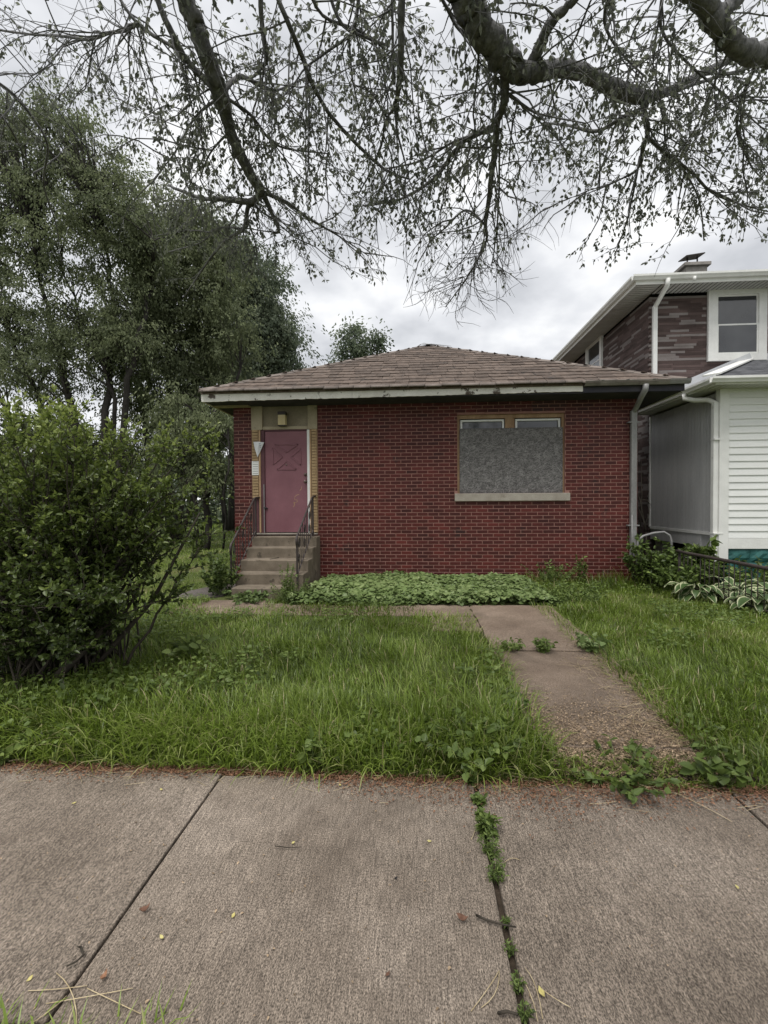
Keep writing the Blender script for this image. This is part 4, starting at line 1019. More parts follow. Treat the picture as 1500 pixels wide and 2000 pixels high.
# long bare sprays low in the middle
for px_, py_, Y_ in ((925, 520, 4.4), (945, 450, 4.15), (950, 470, 4.2), (880, 580, 4.7), (905, 540, 4.55), (930, 500, 4.35)):
    for _ in range(5):
        q = PY(px_, py_, Y_); d = (rdir() * .8 + Vector((RT.uniform(-.3, .3), .4, -.5))).normalized(); S_ = twig(q, d, RT.uniform(.35, .75), 0, 7, .05, .42)
        if not ok_px(*to_px(S_[-1])): continue
        twigs.tube(S_, [.0042 - .0004 * i for i in range(8)], 4, cap=False)
        for j in range(7):
            q2, t2 = along(S_, RT.uniform(.25, 1)); twigs.tube(twig(q2, (t2 * .6 + rdir() * .8), RT.uniform(.08, .24), 0, 3, .1, .3), [.0026, .0022, .0018, .0012], 3, cap=False)
tag(twigs.build('twigs', m_bark, tree), kind='stuff')
rg = rng_of(3); N = len(LP); LP = np.array([tuple(p) for p in LP]); LA = np.array([tuple(p) for p in LA])
lo_ = bpy.data.objects.new('crown', leaves_mesh('crown', LP, LA, rg.uniform(.026, .046, N), rg.uniform(.007, .0125, N), m_leafO, rg.uniform(0, 1, N), rg, .3, .25))
place(lo_, (0, 0, 0), tree); lo_['kind'] = 'stuff'
print('overhead leaves', N, 'twigs', ntw)

# ================================================================== TREES BEYOND
def far_tree(name, label, stems, lobes, mat, Y, nc, per, ll, seed, group='trees on the lot beyond the house', droop=.8, sig=.5, bark=None):
    R = random.Random(seed); g = rng_of(seed)
    SP = []
    base = PZ(stems[0][0][0], 1010, .05)
    root = empty(name, (PY(stems[0][0][0], 1000, Y).x, Y, 0), label, 'tree', group)
    tr = MB(); allp = []
    for st_ in stems:
        P = []
        for i, (x, y, w) in enumerate(st_):
            yy_ = Y + R.uniform(-.6, .6) * (i > 0) * (.5 + .3 * i); p = PY(x, y, yy_)
            if i == 0: p.z = -.1
            P.append(p)
        rr = [w * .68 / 2 / F_PX * Y for _, _, w in st_]; P2 = []; r2 = []
        for i in range(len(P) - 1):
            for k in range(4):
                t = k / 4; P2.append(P[i].lerp(P[i + 1], t) + Vector((R.uniform(-.09, .09), R.uniform(-.09, .09), 0)) * (k > 0)); r2.append(rr[i] * (1 - t) + rr[i + 1] * t)
        P2.append(P[-1]); r2.append(rr[-1]); tr.tube(P2, r2, 9); allp += P2
    tr.build('trunk', bark or m_bark2, root)
    wts = [l[2] * l[3] for l in lobes]; C = []; br = MB()
    for _ in range(nc):
        x, y, rx2, ry2 = R.choices(lobes, wts)[0][:4]
        c = PY(x, y, Y); v = rdirR(R) * (R.random() ** .4); c = c + Vector((v.x * rx2 / F_PX * Y, v.y * rx2 / F_PX * Y, v.z * ry2 / F_PX * Y)); C.append(c)
        cand = [p for p in allp if p.z < c.z - .4 and p.z > 1.2] or allp; q = min(cand, key=lambda p: (p - c).length + R.uniform(0, 1.5))
        m_ = q.lerp(c, .45) + Vector((0, 0, (c - q).length * .18)); L = (c - q).length
        br.tube(bez(q, m_, c, 6), [.008 * L + .018, .007 * L + .015, .005 * L + .012, .004 * L + .01, .012, .006], 5, cap=False)
    br.build('branches', bark or m_bark2, root)['kind'] = 'stuff'
    C = np.array([tuple(c) for c in C]); n = nc * per; ci = np.repeat(np.arange(nc), per)
    NTW = 8; te = g.normal(size=(nc, NTW, 3)) * np.array([1, 1, .75]) * sig * g.uniform(.75, 1.35, nc)[:, None, None]; te[:, :, 2] -= np.abs(te[:, :, 0]) * droop * .25
    tw_i = g.integers(0, NTW, n); ends = te[ci, tw_i]; tt = g.uniform(.25, 1.05, n)[:, None]
    off = ends * tt; off[:, 2] -= tt[:, 0] ** 2 * droop * .22; off = off + g.normal(size=(n, 3)) * ll * .75
    P = C[ci] + off; A = unit(ends * .5 + g.normal(size=(n, 3)) * .4 + np.array([0, 0, -droop]))
    tint = np.clip(g.normal(.46, .13, n) + (g.normal(0, .16, nc))[ci] + g.normal(0, .12, (nc, NTW))[ci, tw_i] + off[:, 2] * .2, 0, 1)  # crown shading put into the leaf tint: clumps vary, lighter towards their tops
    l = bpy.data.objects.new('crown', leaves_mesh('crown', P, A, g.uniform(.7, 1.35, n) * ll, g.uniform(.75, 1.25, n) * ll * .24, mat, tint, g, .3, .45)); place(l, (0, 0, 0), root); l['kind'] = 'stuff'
    return root
def rdirR(R): return Vector((R.gauss(0, 1), R.gauss(0, 1), R.gauss(0, 1))).normalized()
far_tree('shade_tree', 'tallest tree at the left with several bare dark stems below its crown',
         [[(170, 1000, 26), (150, 850, 22), (120, 700, 16), (80, 560, 10), (55, 430, 6)], [(190, 1000, 24), (205, 800, 20), (222, 640, 15), (215, 520, 10), (175, 400, 5)], [(215, 1000, 22), (245, 800, 18), (262, 680, 14), (300, 560, 9), (300, 470, 5)],
          [(150, 1000, 22), (95, 830, 16), (40, 700, 12), (0, 590, 8), (-40, 480, 5)], [(205, 1000, 16), (225, 780, 12), (190, 690, 9), (150, 600, 6), (120, 520, 4)], [(130, 1000, 16), (60, 850, 12), (-20, 760, 8), (-80, 650, 5)]],
         [(40, 290, 120, 80), (150, 300, 90, 90), (50, 420, 120, 80), (215, 420, 105, 80), (120, 235, 75, 50), (60, 220, 70, 40), (-90, 400, 150, 160), (255, 470, 70, 60), (150, 490, 110, 50), (20, 530, 80, 40), (20, 690, 60, 110), (290, 470, 70, 70), (240, 370, 60, 60), (100, 620, 130, 50), (240, 560, 80, 60), (110, 720, 120, 70), (250, 680, 70, 90), (180, 650, 80, 60)],
         m_leafT, 16., 540, 180, .105, 31, sig=.52)
far_tree('shade_tree', 'dense drooping tree in the middle of the left tree row',
         [[(330, 1000, 26), (325, 850, 20), (330, 700, 15), (340, 560, 9), (345, 450, 5)], [(345, 1000, 22), (370, 830, 17), (400, 690, 12), (430, 580, 6)], [(310, 1000, 20), (285, 840, 16), (290, 720, 12), (300, 600, 7)], [(350, 1000, 16), (420, 830, 12), (470, 720, 7)]],
         [(320, 430, 75, 70), (380, 480, 75, 75), (310, 540, 80, 80), (420, 560, 75, 80), (350, 620, 100, 80), (440, 660, 70, 80), (330, 710, 100, 80), (400, 760, 90, 70), (270, 640, 60, 70), (380, 400, 35, 35), (300, 800, 90, 50), (410, 840, 50, 60)],
         m_leafT, 19., 400, 190, .122, 32, sig=.58)
far_tree('shade_tree', 'blue green rounded tree ending the left tree row beside the roof',
         [[(450, 1000, 24), (455, 850, 20), (475, 720, 14), (490, 600, 7)], [(460, 1000, 20), (500, 800, 14), (530, 690, 9), (550, 640, 5)], [(440, 1000, 16), (425, 850, 12), (430, 740, 7)]],
         [(455, 505, 60, 50), (505, 560, 60, 60), (480, 600, 70, 60), (535, 640, 42, 50), (500, 680, 70, 55), (555, 690, 32, 34), (450, 700, 60, 70), (500, 740, 70, 40), (455, 790, 50, 60), (400, 460, 40, 30)],
         m_leafB, 24., 300, 180, .15, 33, sig=.70)
far_tree('shade_tree', 'small distant tree rising behind the roof ridge',
         [[(705, 1000, 14), (703, 800, 11), (695, 720, 7), (690, 680, 4)], [(708, 1000, 10), (715, 780, 7), (728, 690, 4)]],
         [(675, 655, 20, 22), (690, 685, 34, 22), (703, 650, 20, 20), (735, 660, 16, 24), (745, 682, 14, 16), (655, 692, 14, 14), (718, 690, 30, 18)],
         m_leafB, 36., 46, 60, .27, 34, droop=.25, sig=.5)
far_tree('understory_tree', 'leafy young tree with thin dark trunks left of the brick corner',
         [[(402, 1028, 22), (405, 960, 18), (412, 880, 12), (420, 800, 6)], [(434, 1022, 7), (440, 940, 6), (446, 860, 4)], [(388, 1025, 14), (375, 950, 10), (350, 860, 6)]],
         [(395, 850, 55, 45), (345, 820, 60, 60), (440, 830, 30, 50), (430, 915, 28, 40), (390, 920, 50, 40), (330, 900, 50, 60)],
         m_leafT, 15., 120, 85, .12, 35, sig=.34)
far_tree('understory_tree', 'low leafy tree at the left edge, half hidden by the shrub',
         [[(30, 1020, 16), (25, 900, 12), (10, 820, 7)], [(60, 1020, 12), (80, 900, 8), (110, 830, 5)]],
         [(20, 860, 80, 60), (110, 860, 70, 60), (200, 880, 70, 60), (270, 870, 60, 60), (-60, 860, 80, 80), (150, 930, 120, 50)],
         m_leafT, 19., 140, 80, .15, 36, sig=.45)
# thicket that closes the view low down
g = rng_of(50); N = 26000
hx_ = g.uniform(-46, -4.0, N); hy = 34 + g.normal(0, 1.6, N) + (hx_ + 20) * -.1; top = 3.0 + 3.4 * vnoise(hx_, hx_ * 0, .35, 5) ; hz = g.uniform(0, 1, N) ** .8 * top
th = leaves_mesh('thicket', np.stack([hx_, hy, hz], 1), unit(g.normal(size=(N, 3)) + [0, 0, -.3]), g.uniform(.25, .5, N), g.uniform(.07, .13, N), m_leafB, g.uniform(.1, .9, N), g, .3, .4)
stuff('foliage', th, 'far green thicket low behind the tree trunks', 'thicket')

# ================================================================== BIG SHRUB
RS = random.Random(77); RT = RS; g = rng_of(77)
shrub = empty('shrub', (-3.35, 4.15, 0), 'big dark leafy shrub spilling over the lawn beside the sidewalk', 'shrub')
lob = [(20, 950, 150, 150, 4.3), (120, 900, 130, 110, 4.3), (210, 930, 120, 110, 4.3), (300, 930, 90, 80, 4.5), (360, 905, 55, 45, 4.7), (90, 1060, 150, 110, 4.1), (240, 1030, 110, 80, 4.2), (320, 1010, 60, 60, 4.4), (-120, 1000, 160, 190, 4.3), (30, 1170, 130, 90, 3.9), (200, 1130, 90, 70, 4.0), (60, 1260, 110, 60, 3.8), (150, 1220, 90, 60, 3.8), (-60, 1250, 120, 80, 3.9), (130, 840, 90, 45, 4.5), (60, 835, 70, 40, 4.3), (250, 860, 60, 40, 4.6), (160, 1000, 100, 100, 5.2)]
wts = [l[2] * l[3] for l in lob]; stm = MB(); LP, LA, LT = [], [], []
def shrub_stem(q, c, r, ntw_, lpt, lo=.3):
    L = (c - q).length; m_ = q.lerp(c, .55) + Vector((RS.uniform(-.1, .1), RS.uniform(-.1, .1), L * .16)); P = bez(q, m_, c, 9)
    P = [p + Vector((RS.gauss(0, .012), RS.gauss(0, .012), RS.gauss(0, .012))) * (i > 0) for i, p in enumerate(P)]
    stm.tube(P, [r * (1 - .8 * i / 8) for i in range(9)], 6, cap=False)
    for j in range(ntw_):
        s_ = RS.uniform(lo, 1) ** .8; q2, t2 = along(P, min(s_, .999)); d2 = (t2 * .7 + rdirR(RS) * .8 + Vector((0, 0, .25))).normalized(); T_ = twig(q2, d2, RS.uniform(.14, .42), 0, 4, -.05, .2)
        stm.tube(T_, [.0042, .0036, .003, .0022, .0014], 3, cap=False)
        for k in range(lpt):
            s2 = RS.uniform(.12, 1); q3, t3 = along(T_, min(s2, .999)); a = (t3 * .6 + rdirR(RS) * .75 + Vector((0, 0, .12))).normalized(); LP.append(tuple(q3)); LA.append(tuple(a))
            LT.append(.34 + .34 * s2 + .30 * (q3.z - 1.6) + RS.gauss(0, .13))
for _ in range(270):
    l = RS.choices(lob, wts)[0]; v = rdirR(RS) * (RS.random() ** .45); Yc = l[4] + v.y * .75; c = PY(l[0], l[1], Yc) + Vector((v.x * l[2] / F_PX * Yc, 0, v.z * l[3] / F_PX * Yc))
    q = Vector((-3.35 + RS.gauss(0, .2), 4.2 + RS.gauss(0, .2), .02)); shrub_stem(q, c, RS.uniform(.007, .015), 13, 17, .18)
for a, b in (((150, 1330, 3.9), (385, 1080, 4.3)), ((200, 1250, 4.0), (400, 1040, 4.6)), ((160, 1300, 3.9), (350, 1165, 4.2)), ((120, 1320, 3.9), (300, 1190, 4.0)), ((200, 1220, 4.1), (420, 890, 5.0)), ((200, 1200, 4.0), (410, 960, 4.8)), ((180, 1200, 4.2), (400, 850, 5.0))):
    q = Vector((-3.3 + RS.gauss(0, .2), 4.1 + RS.gauss(0, .15), .05)); c = PY(*b); shrub_stem(q, c, .016, 16, 13, .4)
for (x0_, y0_, x1_, y1_, r_) in ((90, 1345, 190, 1240, .045), (60, 1340, 70, 1160, .05), (110, 1330, 120, 1130, .035), (170, 1320, 300, 1170, .028), (20, 1330, -40, 1150, .04), (130, 1320, 200, 1090, .03), (90, 1330, 30, 1120, .03)):
    a = PZ(x0_, y0_, 0.0); b = PY(x1_, y1_, a.y + .25); c = PY(x1_ + (x1_ - x0_) * .7, y1_ - 170, a.y + .5); stm.tube([a, a.lerp(b, .5) + Vector((.02, 0, .02)), b, b.lerp(c, .5) + Vector((.02, 0, .04)), c], [r_, r_ * .85, r_ * .7, r_ * .5, r_ * .25], 8)
stm.build('stems', m_twig, shrub)
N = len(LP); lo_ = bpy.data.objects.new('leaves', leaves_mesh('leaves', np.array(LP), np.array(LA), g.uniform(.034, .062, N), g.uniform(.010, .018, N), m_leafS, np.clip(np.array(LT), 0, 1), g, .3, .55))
place(lo_, (0, 0, 0), shrub); lo_['kind'] = 'stuff'; print('shrub leaves', N)

# ================================================================== GRASS
g = rng_of(9)
def allowed(x, y):
    ok = ~((y > 1.30) & (y < 2.70))
    e_ = (vnoise(x * 0 + 3, y, 1.6, 8) - .5) * .22
    ok &= ~((x > .86 + e_) & (x < 1.80 + e_ * 1.2 - .10 * np.clip((3.6 - y), 0, 1)) & (y > 2.6) & (y < 7.1))
    ok &= ~((x > .84 - .75 * np.clip((y - 5.2) / 1.5, 0, 1) + e_) & (x < .9) & (y > 5.2) & (y < 7.0))
    ok &= ~((x > -3.3) & (x < -2.35) & (y > 6.62) & (y < 7.3))
    ok &= ~((x > -1.9) & (x < 2.1) & (y > 7.0) & (y < 9.3))
    ok &= ~((x > -3.75) & (x < 4.3) & (y > 9.1))
    ok &= ~((x > -3.3) & (x < -1.9) & (y > 7.3))
    ok &= ~((x > -4.0) & (x < -3.25) & (y > 7.28) & (y < 8.6))
    ok &= ~((x > 5.4) & (y > 8.7))
    return ok
GA = []
def zone(x0, x1, y0, y1, dens, h0, h1, w, near=False):
    n = int((x1 - x0) * (y1 - y0) * dens); x = g.uniform(x0, x1, n); y = g.uniform(y0, y1, n); k = allowed(x, y)
    dn = vnoise(x, y, 2.6, 2); k &= g.uniform(0, 1, n) < (.35 + .9 * dn)
    # bare worn strip left of the house
    bare = np.exp(-((x + 4.9) / 1.0) ** 2 - ((y - 10.6) / 1.1) ** 2) + np.exp(-((x + 5.0) / .8) ** 2 - ((y - 9.2) / .5) ** 2) * .7; k &= g.uniform(0, 1, n) > bare * .85
    x, y = x[k], y[k]; n = len(x)
    hn = vnoise(x, y, 1.7, 4) * .6 + vnoise(x, y, 5, 6) * .4; h = (h0 + (h1 - h0) * hn) * g.uniform(.55, 1.25, n)
    fl = vnoise(x, y, .9, 7) * 5 + vnoise(x, y, 2.2, 12) * 2.5; ang = np.where(g.uniform(0, 1, n) < .45, g.uniform(0, 2 * np.pi, n), fl + g.normal(0, .7, n))
    lean = np.abs(g.normal(.30, .30, n)); curl = np.abs(g.normal(.36, .28, n))
    tint = np.clip(.44 + (vnoise(x, y, .7, 9) - .5) * .5 + (vnoise(x, y, 3.3, 19) - .5) * .4 + g.normal(0, .2, n) - (h < .5 * h1) * .05, 0, .92); tint = np.where(g.uniform(0, 1, n) < .028, 1., tint)
    # shaded side under the shrub stays thin
    GA.append((x, y, gz(x, y) - .01, h, w * g.uniform(.6, 1.3, n), ang, lean, curl, tint))
zone(-3.9, 5.2, 2.66, 3.5, 2900, .11, .28, .0044)
zone(-4.6, 5.6, 3.5, 5.0, 2100, .09, .22, .0044)
zone(-5.5, 4.5, 5.0, 7.3, 1500, .07, .17, .0048)
zone(2.05, 5.4, 5.0, 9.2, 1300, .07, .16, .0048)
zone(2.0, 4.2, 8.35, 9.16, 650, .16, .42, .0050)
zone(-9, -3.2, 7.0, 12, 900, .05, .10, .005)
zone(-15, -3.75, 12, 22, 230, .06, .14, .011)
zone(-30, -4, 22, 36, 50, .10, .22, .03)
zone(-3.5, -.8, .6, 1.30, 900, .06, .16, .003)
# long arching blades that hang over the sidewalk edge
def fringe(n, x0, x1, y0, y1, ang0, sd, h0, h1):
    x = g.uniform(x0, x1, n); y = g.uniform(y0, y1, n); k = g.uniform(0, 1, n) < (.25 + vnoise(x, y * 0, 1.8, 3)); x, y = x[k], y[k]; n = len(x)
    GA.append((x, y, gz(x, y) - .005, g.uniform(h0, h1, n), g.uniform(.0028, .0062, n), g.normal(ang0, sd, n), np.abs(g.normal(.55, .25, n)), np.abs(g.normal(.38, .18, n)), np.clip(g.normal(.66, .2, n), 0, .97)))
fringe(4600, -3.8, .75, 2.70, 3.2, -np.pi / 2, .75, .16, .34)
fringe(1100, 1.85, 3.4, 2.68, 3.2, -np.pi / 2, .8, .12, .26)
fringe(500, .5, .92, 2.8, 5.2, 0., .7, .12, .24)
fringe(1300, 1.74, 2.05, 3.0, 6.6, np.pi, .8, .10, .20)
fringe(800, .85, 1.8, 2.68, 2.86, -np.pi / 2, 1.0, .06, .14)
fringe(500, .0, .75, 5.4, 6.35, 0., 1.6, .10, .20)
fringe(120, -1.45, -.75, 1.18, 1.36, np.pi / 2, .9, .06, .18)
GA = [np.concatenate(c) for c in zip(*GA)]
stuff('grass', blades_mesh('grass', *GA, m_grass), 'long uncut green grass of the front and side lawn', 'grass'); print('blades', len(GA[0]))

# broad round leaves creeping through the lawn
def flat_leaves(n, fx, zoff, L, mat, name, label, cat, tilt=.75, tint=(.5, .2)):
    x, y = fx(n); k = allowed(x, y); x, y = x[k], y[k]; n = len(x)
    z = gz(x, y) + g.uniform(*zoff, n); an = g.uniform(0, 2 * np.pi, n); A = np.stack([np.cos(an), np.sin(an), g.normal(.05, .25, n)], 1); l = g.uniform(.6, 1.3, n) * L
    return stuff(name, leaves_mesh(name, np.stack([x, y, z], 1), A, l, l * .46, mat, np.clip(g.normal(*tint, n), 0, 1), g, .2, tilt), label, cat)
def lawnpts(n):
    x = g.uniform(-4.5, 5, n * 3); y = g.uniform(2.75, 8.5, n * 3); k = (vnoise(x, y, 1.3, 21) * .6 + vnoise(x, y, 3.1, 22) * .4) > .56; return x[k][:n], y[k][:n]
flat_leaves(9000, lawnpts, (.04, .13), .042, m_leafW, 'ground_cover', 'small round weed leaves creeping through the lawn grass', 'weeds')

# ================================================================== IVY BED
n = 15000; x = g.uniform(-1.95, 2.2, n); y = g.uniform(6.9, 9.14, n)
fr_e = 7.00 + (vnoise(x, x * 0, 2.3, 31) - .5) * .26 - .06 * (x < 0); k = (y > fr_e) & ~((x < -1.72) & (y > 7.3)); 
x, y = x[k], y[k]; n = len(x)
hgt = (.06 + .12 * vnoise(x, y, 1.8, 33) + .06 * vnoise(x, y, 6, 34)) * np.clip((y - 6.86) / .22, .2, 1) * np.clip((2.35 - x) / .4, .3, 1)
z = gz(x, y) + hgt * np.where(g.uniform(0, 1, n) < .7, g.uniform(.85, 1.1, n), g.uniform(.1, .9, n)); an = g.normal(-np.pi / 2, 1.2, n)
A = np.stack([np.cos(an), np.sin(an), g.normal(-.25, .25, n)], 1); l = g.uniform(.045, .095, n)
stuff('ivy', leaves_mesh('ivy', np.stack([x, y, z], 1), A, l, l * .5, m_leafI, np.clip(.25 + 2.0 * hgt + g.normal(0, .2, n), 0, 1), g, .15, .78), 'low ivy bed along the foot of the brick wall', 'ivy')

# ================================================================== WEEDS AND SMALL PLANTS
def weed(name, label, cat, loc, h, spread, ns_, per, ll, lw_, mat, seed, group=None, up=.6, droop=.15, tint=(.5, .2), lo=.15, sr=.004):
    R = random.Random(seed); gg = rng_of(seed); global RT; RT = R
    z0_ = float(gz(loc[0], loc[1])) if len(loc) < 3 else loc[2]
    root = empty(name, (loc[0], loc[1], z0_), label, cat, group); st_ = MB(); P, A = [], []
    for i in range(ns_):
        a = R.uniform(0, 6.283); r = spread * math.sqrt(R.random()); q = Vector((loc[0] + math.cos(a) * r * .35, loc[1] + math.sin(a) * r * .35, z0_ - .01)); c = Vector((loc[0] + math.cos(a) * r, loc[1] + math.sin(a) * r, z0_ + h * R.uniform(.45, 1.0)))
        S_ = bez(q, q.lerp(c, .5) + Vector((0, 0, h * .15)), c, 6); st_.tube(S_, [sr * (1 - .1 * k) for k in range(6)], 4, cap=False)
        for j in range(per):
            s_ = R.uniform(lo, 1); p, t = along(S_, min(s_, .999)); d = (rdirR(R) + t * .5 + Vector((0, 0, -droop))); d.z *= .5; P.append(tuple(p)); A.append(tuple(d.normalized()))
    st_.build('stems', m_twig if sr > .006 else m_leafstem, root)
    N = len(P); lf = bpy.data.objects.new('leaves', leaves_mesh('leaves', np.array(P), np.array(A), gg.uniform(.65, 1.25, N) * ll, gg.uniform(.8, 1.15, N) * lw_, mat, np.clip(gg.normal(*tint, N), 0, 1), gg, .22, up)); place(lf, (0, 0, 0), root); lf['kind'] = 'stuff'
    return root
m_leafstem = pmat('green_stem', (.07, .10, .03), (.12, .16, .06), 15, .7)
weed('weed_bush', 'tangled dark weed bush against the right corner of the brick house', 'weeds', (4.2, 8.66), .95, .50, 40, 32, .085, .026, m_leafW, 101, tint=(.32, .2), sr=.007)
weed('weed_bush', 'dark leafy weeds in the gap below the grey porch wall', 'weeds', (4.95, 8.72), .80, .46, 34, 30, .10, .034, m_leafW, 102, tint=(.28, .2), sr=.007)
weed('weed_bush', 'tall upright weed standing before the white porch corner', 'weeds', (5.0, 8.25), 1.15, .18, 6, 24, .15, .055, m_leafW, 103, tint=(.5, .2), sr=.007, droop=.4)
weed('weed_bush', 'mixed weeds between the fence end and the brick corner', 'weeds', (4.45, 8.15), .62, .50, 30, 26, .075, .024, m_leafW, 104, tint=(.4, .2))
weed('weed_bush', 'leafy weeds growing at the front of the teal foundation', 'weeds', (5.75, 8.35), .62, .60, 26, 22, .09, .03, m_leafW, 105, tint=(.55, .2))
weed('weed_bush', 'dark vine and weeds climbing the left side of the steps', 'weeds', (-3.32, 7.6), .72, .34, 34, 30, .06, .02, m_leafW, 106, tint=(.3, .2))
weed('weed_bush', 'thin yellowish weeds at the foot of the ivy side railing', 'weeds', (-2.12, 7.3), .62, .22, 16, 20, .05, .011, m_leafW, 107, tint=(.6, .2))
weed('weed_bush', 'low dark leaves in front of the lowest step', 'weeds', (-2.75, 7.24), .16, .48, 30, 14, .07, .028, m_leafI, 108, tint=(.4, .2))
weed('weed_bush', 'feathery pale weeds between the steps and the ivy', 'weeds', (-1.98, 7.18), .34, .40, 44, 22, .045, .006, m_leafW, 109, tint=(.55, .2))
weed('weed_bush', 'bright weeds growing up the wall below the boarded window', 'weeds', (2.55, 8.95), .46, .55, 40, 20, .06, .012, m_leafW, 110, tint=(.55, .2))
weed('weed_bush', 'single leafy weed taller than its neighbours near the wall', 'weeds', (3.13, 8.95), .55, .12, 6, 26, .07, .016, m_leafW, 111, tint=(.6, .2))
weed('weed_bush', 'spreading light weeds right of the ivy bed', 'weeds', (2.45, 7.6), .22, .75, 70, 16, .055, .013, m_leafW, 112, tint=(.55, .2))
weed('broadleaf_weed', 'large glossy broad-leaved plant where the lawn meets the sidewalk', 'plant', (1.74, 2.74), .18, .16, 18, 3, .078, .032, m_leafW, 113, up=.75, tint=(.5, .16), lo=.75, droop=.3)
weed('path_weed', 'round weed tuft in the middle of the path joint', 'plant', (1.34, 4.88, .06), .13, .14, 16, 10, .045, .017, m_leafW, 114, tint=(.65, .15))
weed('path_weed', 'low weed at the left end of the path joint', 'plant', (1.02, 4.93, .06), .09, .16, 14, 8, .045, .016, m_leafW, 115, tint=(.75, .15))
weed('path_weed', 'dark round leaves at the right end of the path joint', 'plant', (1.84, 4.95, .06), .16, .22, 18, 7, .07, .03, m_leafI, 116, tint=(.55, .2))
weed('lawn_weed', 'patch of heart-shaped leaves in the grass left of the path', 'plant', (.38, 2.92), .17, .38, 40, 4, .055, .023, m_leafW, 117, tint=(.5, .18), lo=.6)
weed('lawn_weed', 'small bright leafy weed at the grass edge below the lawn', 'plant', (-.62, 2.74), .18, .10, 8, 8, .07, .022, m_leafW, 118, tint=(.6, .15))
weed('lawn_weed', 'weed leaves crossing the foot of the path', 'plant', (1.2, 2.76), .12, .35, 30, 6, .05, .02, m_leafW, 119, tint=(.5, .2))
weed('lawn_weed', 'pale broad leaves beside the shrub on the lawn', 'plant', (-2.3, 4.6), .30, .30, 14, 7, .10, .03, m_leafW, 120, tint=(.7, .15))
weed('lawn_weed', 'vine leaves at the grass edge under the shrub', 'plant', (-2.55, 2.78), .14, .25, 16, 5, .06, .026, m_leafW, 121, tint=(.75, .15))
CRK = [(927, 1530, .05, .07, .035, 'first, roundest weed at the top of the sidewalk joint'), (937, 1566, .05, .06, .035, 'second bright rosette down the sidewalk joint'), (941, 1600, .05, .07, .03, 'small third rosette in the sidewalk joint'),
       (958, 1628, .11, .08, .05, 'pointed pale green weed in the sidewalk joint'), (957, 1668, .10, .10, .022, 'feathery dark weed clump in the sidewalk joint'), (968, 1712, .09, .09, .022, 'lowest feathery clump before the bare part of the joint'), (988, 1800, .035, .04, .02, 'tiny green growth beside the twig in the joint'), (993, 1855, .04, .05, .02, 'mossy green growth in the lower sidewalk joint'), (1010, 1925, .05, .06, .022, 'thin grass and weed at the bottom of the sidewalk joint'), (1022, 1985, .05, .07, .022, 'weed growth at the very lower end of the joint')]
for i, (px_, py_, h, sp, ll, lab) in enumerate(CRK):
    p = PZ(px_, py_, 0.); weed('crack_weed', lab, 'weeds', (.335 + (p.x - .335) * .5, p.y, -.01), h * .9, sp * (.62 if i in (4, 5) else .42), 16 if i < 6 else 9, 12 if i < 6 else 7, ll * (1 if i < 6 else .8), ll * (.32 if i < 3 else .14), m_leafW, 130 + i, 'weeds in the sidewalk joint', tint=(.5, .2), sr=.0016)

# hostas with cream margins
def hosta(label, x, y, n, L, seed):
    R = random.Random(seed); z0_ = float(gz(x, y)); root = empty('hosta', (x, y, z0_), label, 'plant', 'hostas along the fence'); stm_ = MB()
    for i in range(n):
        a = R.uniform(0, 6.283); r0 = R.uniform(.02, .10); l = L * R.uniform(.7, 1.2); d = Vector((math.cos(a), math.sin(a), 0)); s_ = Vector((-d.y, d.x, 0)); el = R.uniform(.15, 1.05)
        p = Vector((x, y, z0_)) + d * r0; hgt = L * R.uniform(.35, 1.0); b = p + d * L * .35 + Vector((0, 0, hgt)); W = l * .27; m = MB(); V, T = [], []
        stm_.tube([p, p.lerp(b, .5) + Vector((0, 0, .03)), b], [.006, .005, .004], 4, cap=False)
        dd_ = (d * math.cos(el) + Vector((0, 0, math.sin(el)))).normalized(); q = b.copy(); prof_ = (.15, .75, 1., .85, .5, .03)
        for k, w in enumerate(prof_):
            nrm = dd_.cross(s_); wav = R.uniform(-.012, .012)
            V += [q - s_ * W * w - nrm * (W * w * -.18) + Vector((0, 0, wav)), q - s_ * W * w * .70 - nrm * (W * w * -.10), q, q + s_ * W * w * .70 - nrm * (W * w * -.10), q + s_ * W * w - nrm * (W * w * -.18) + Vector((0, 0, -wav))]
            t0 = R.uniform(.2, .5); T += [.95, .62, t0, .62, .95]
            dd_ = (dd_ + Vector((0, 0, -.34))).normalized(); q = q + dd_ * l / 5
        fs = [(k * 5 + j, k * 5 + j + 1, (k + 1) * 5 + j + 1, (k + 1) * 5 + j) for k in range(5) for j in range(4)]; m.add(V, fs, smooth=True); m.rnd = T; m.build('leaf', m_hosta, root)
    stm_.build('stems', m_leafstem, root)
for i, (lab, x, y, n, L) in enumerate((('variegated hosta spilling onto the lawn in front of the fence', 4.42, 7.55, 34, .27), ('variegated hosta lowest down at the right picture edge', 4.80, 6.75, 36, .27), ('variegated hosta behind the pickets, middle of the row', 4.95, 7.35, 34, .27), ('variegated hosta close to the teal foundation', 5.25, 7.95, 30, .26), ('variegated hosta behind the fence at the picture edge', 5.35, 7.2, 30, .27))): hosta(lab, x, y, n, L, 60 + i)

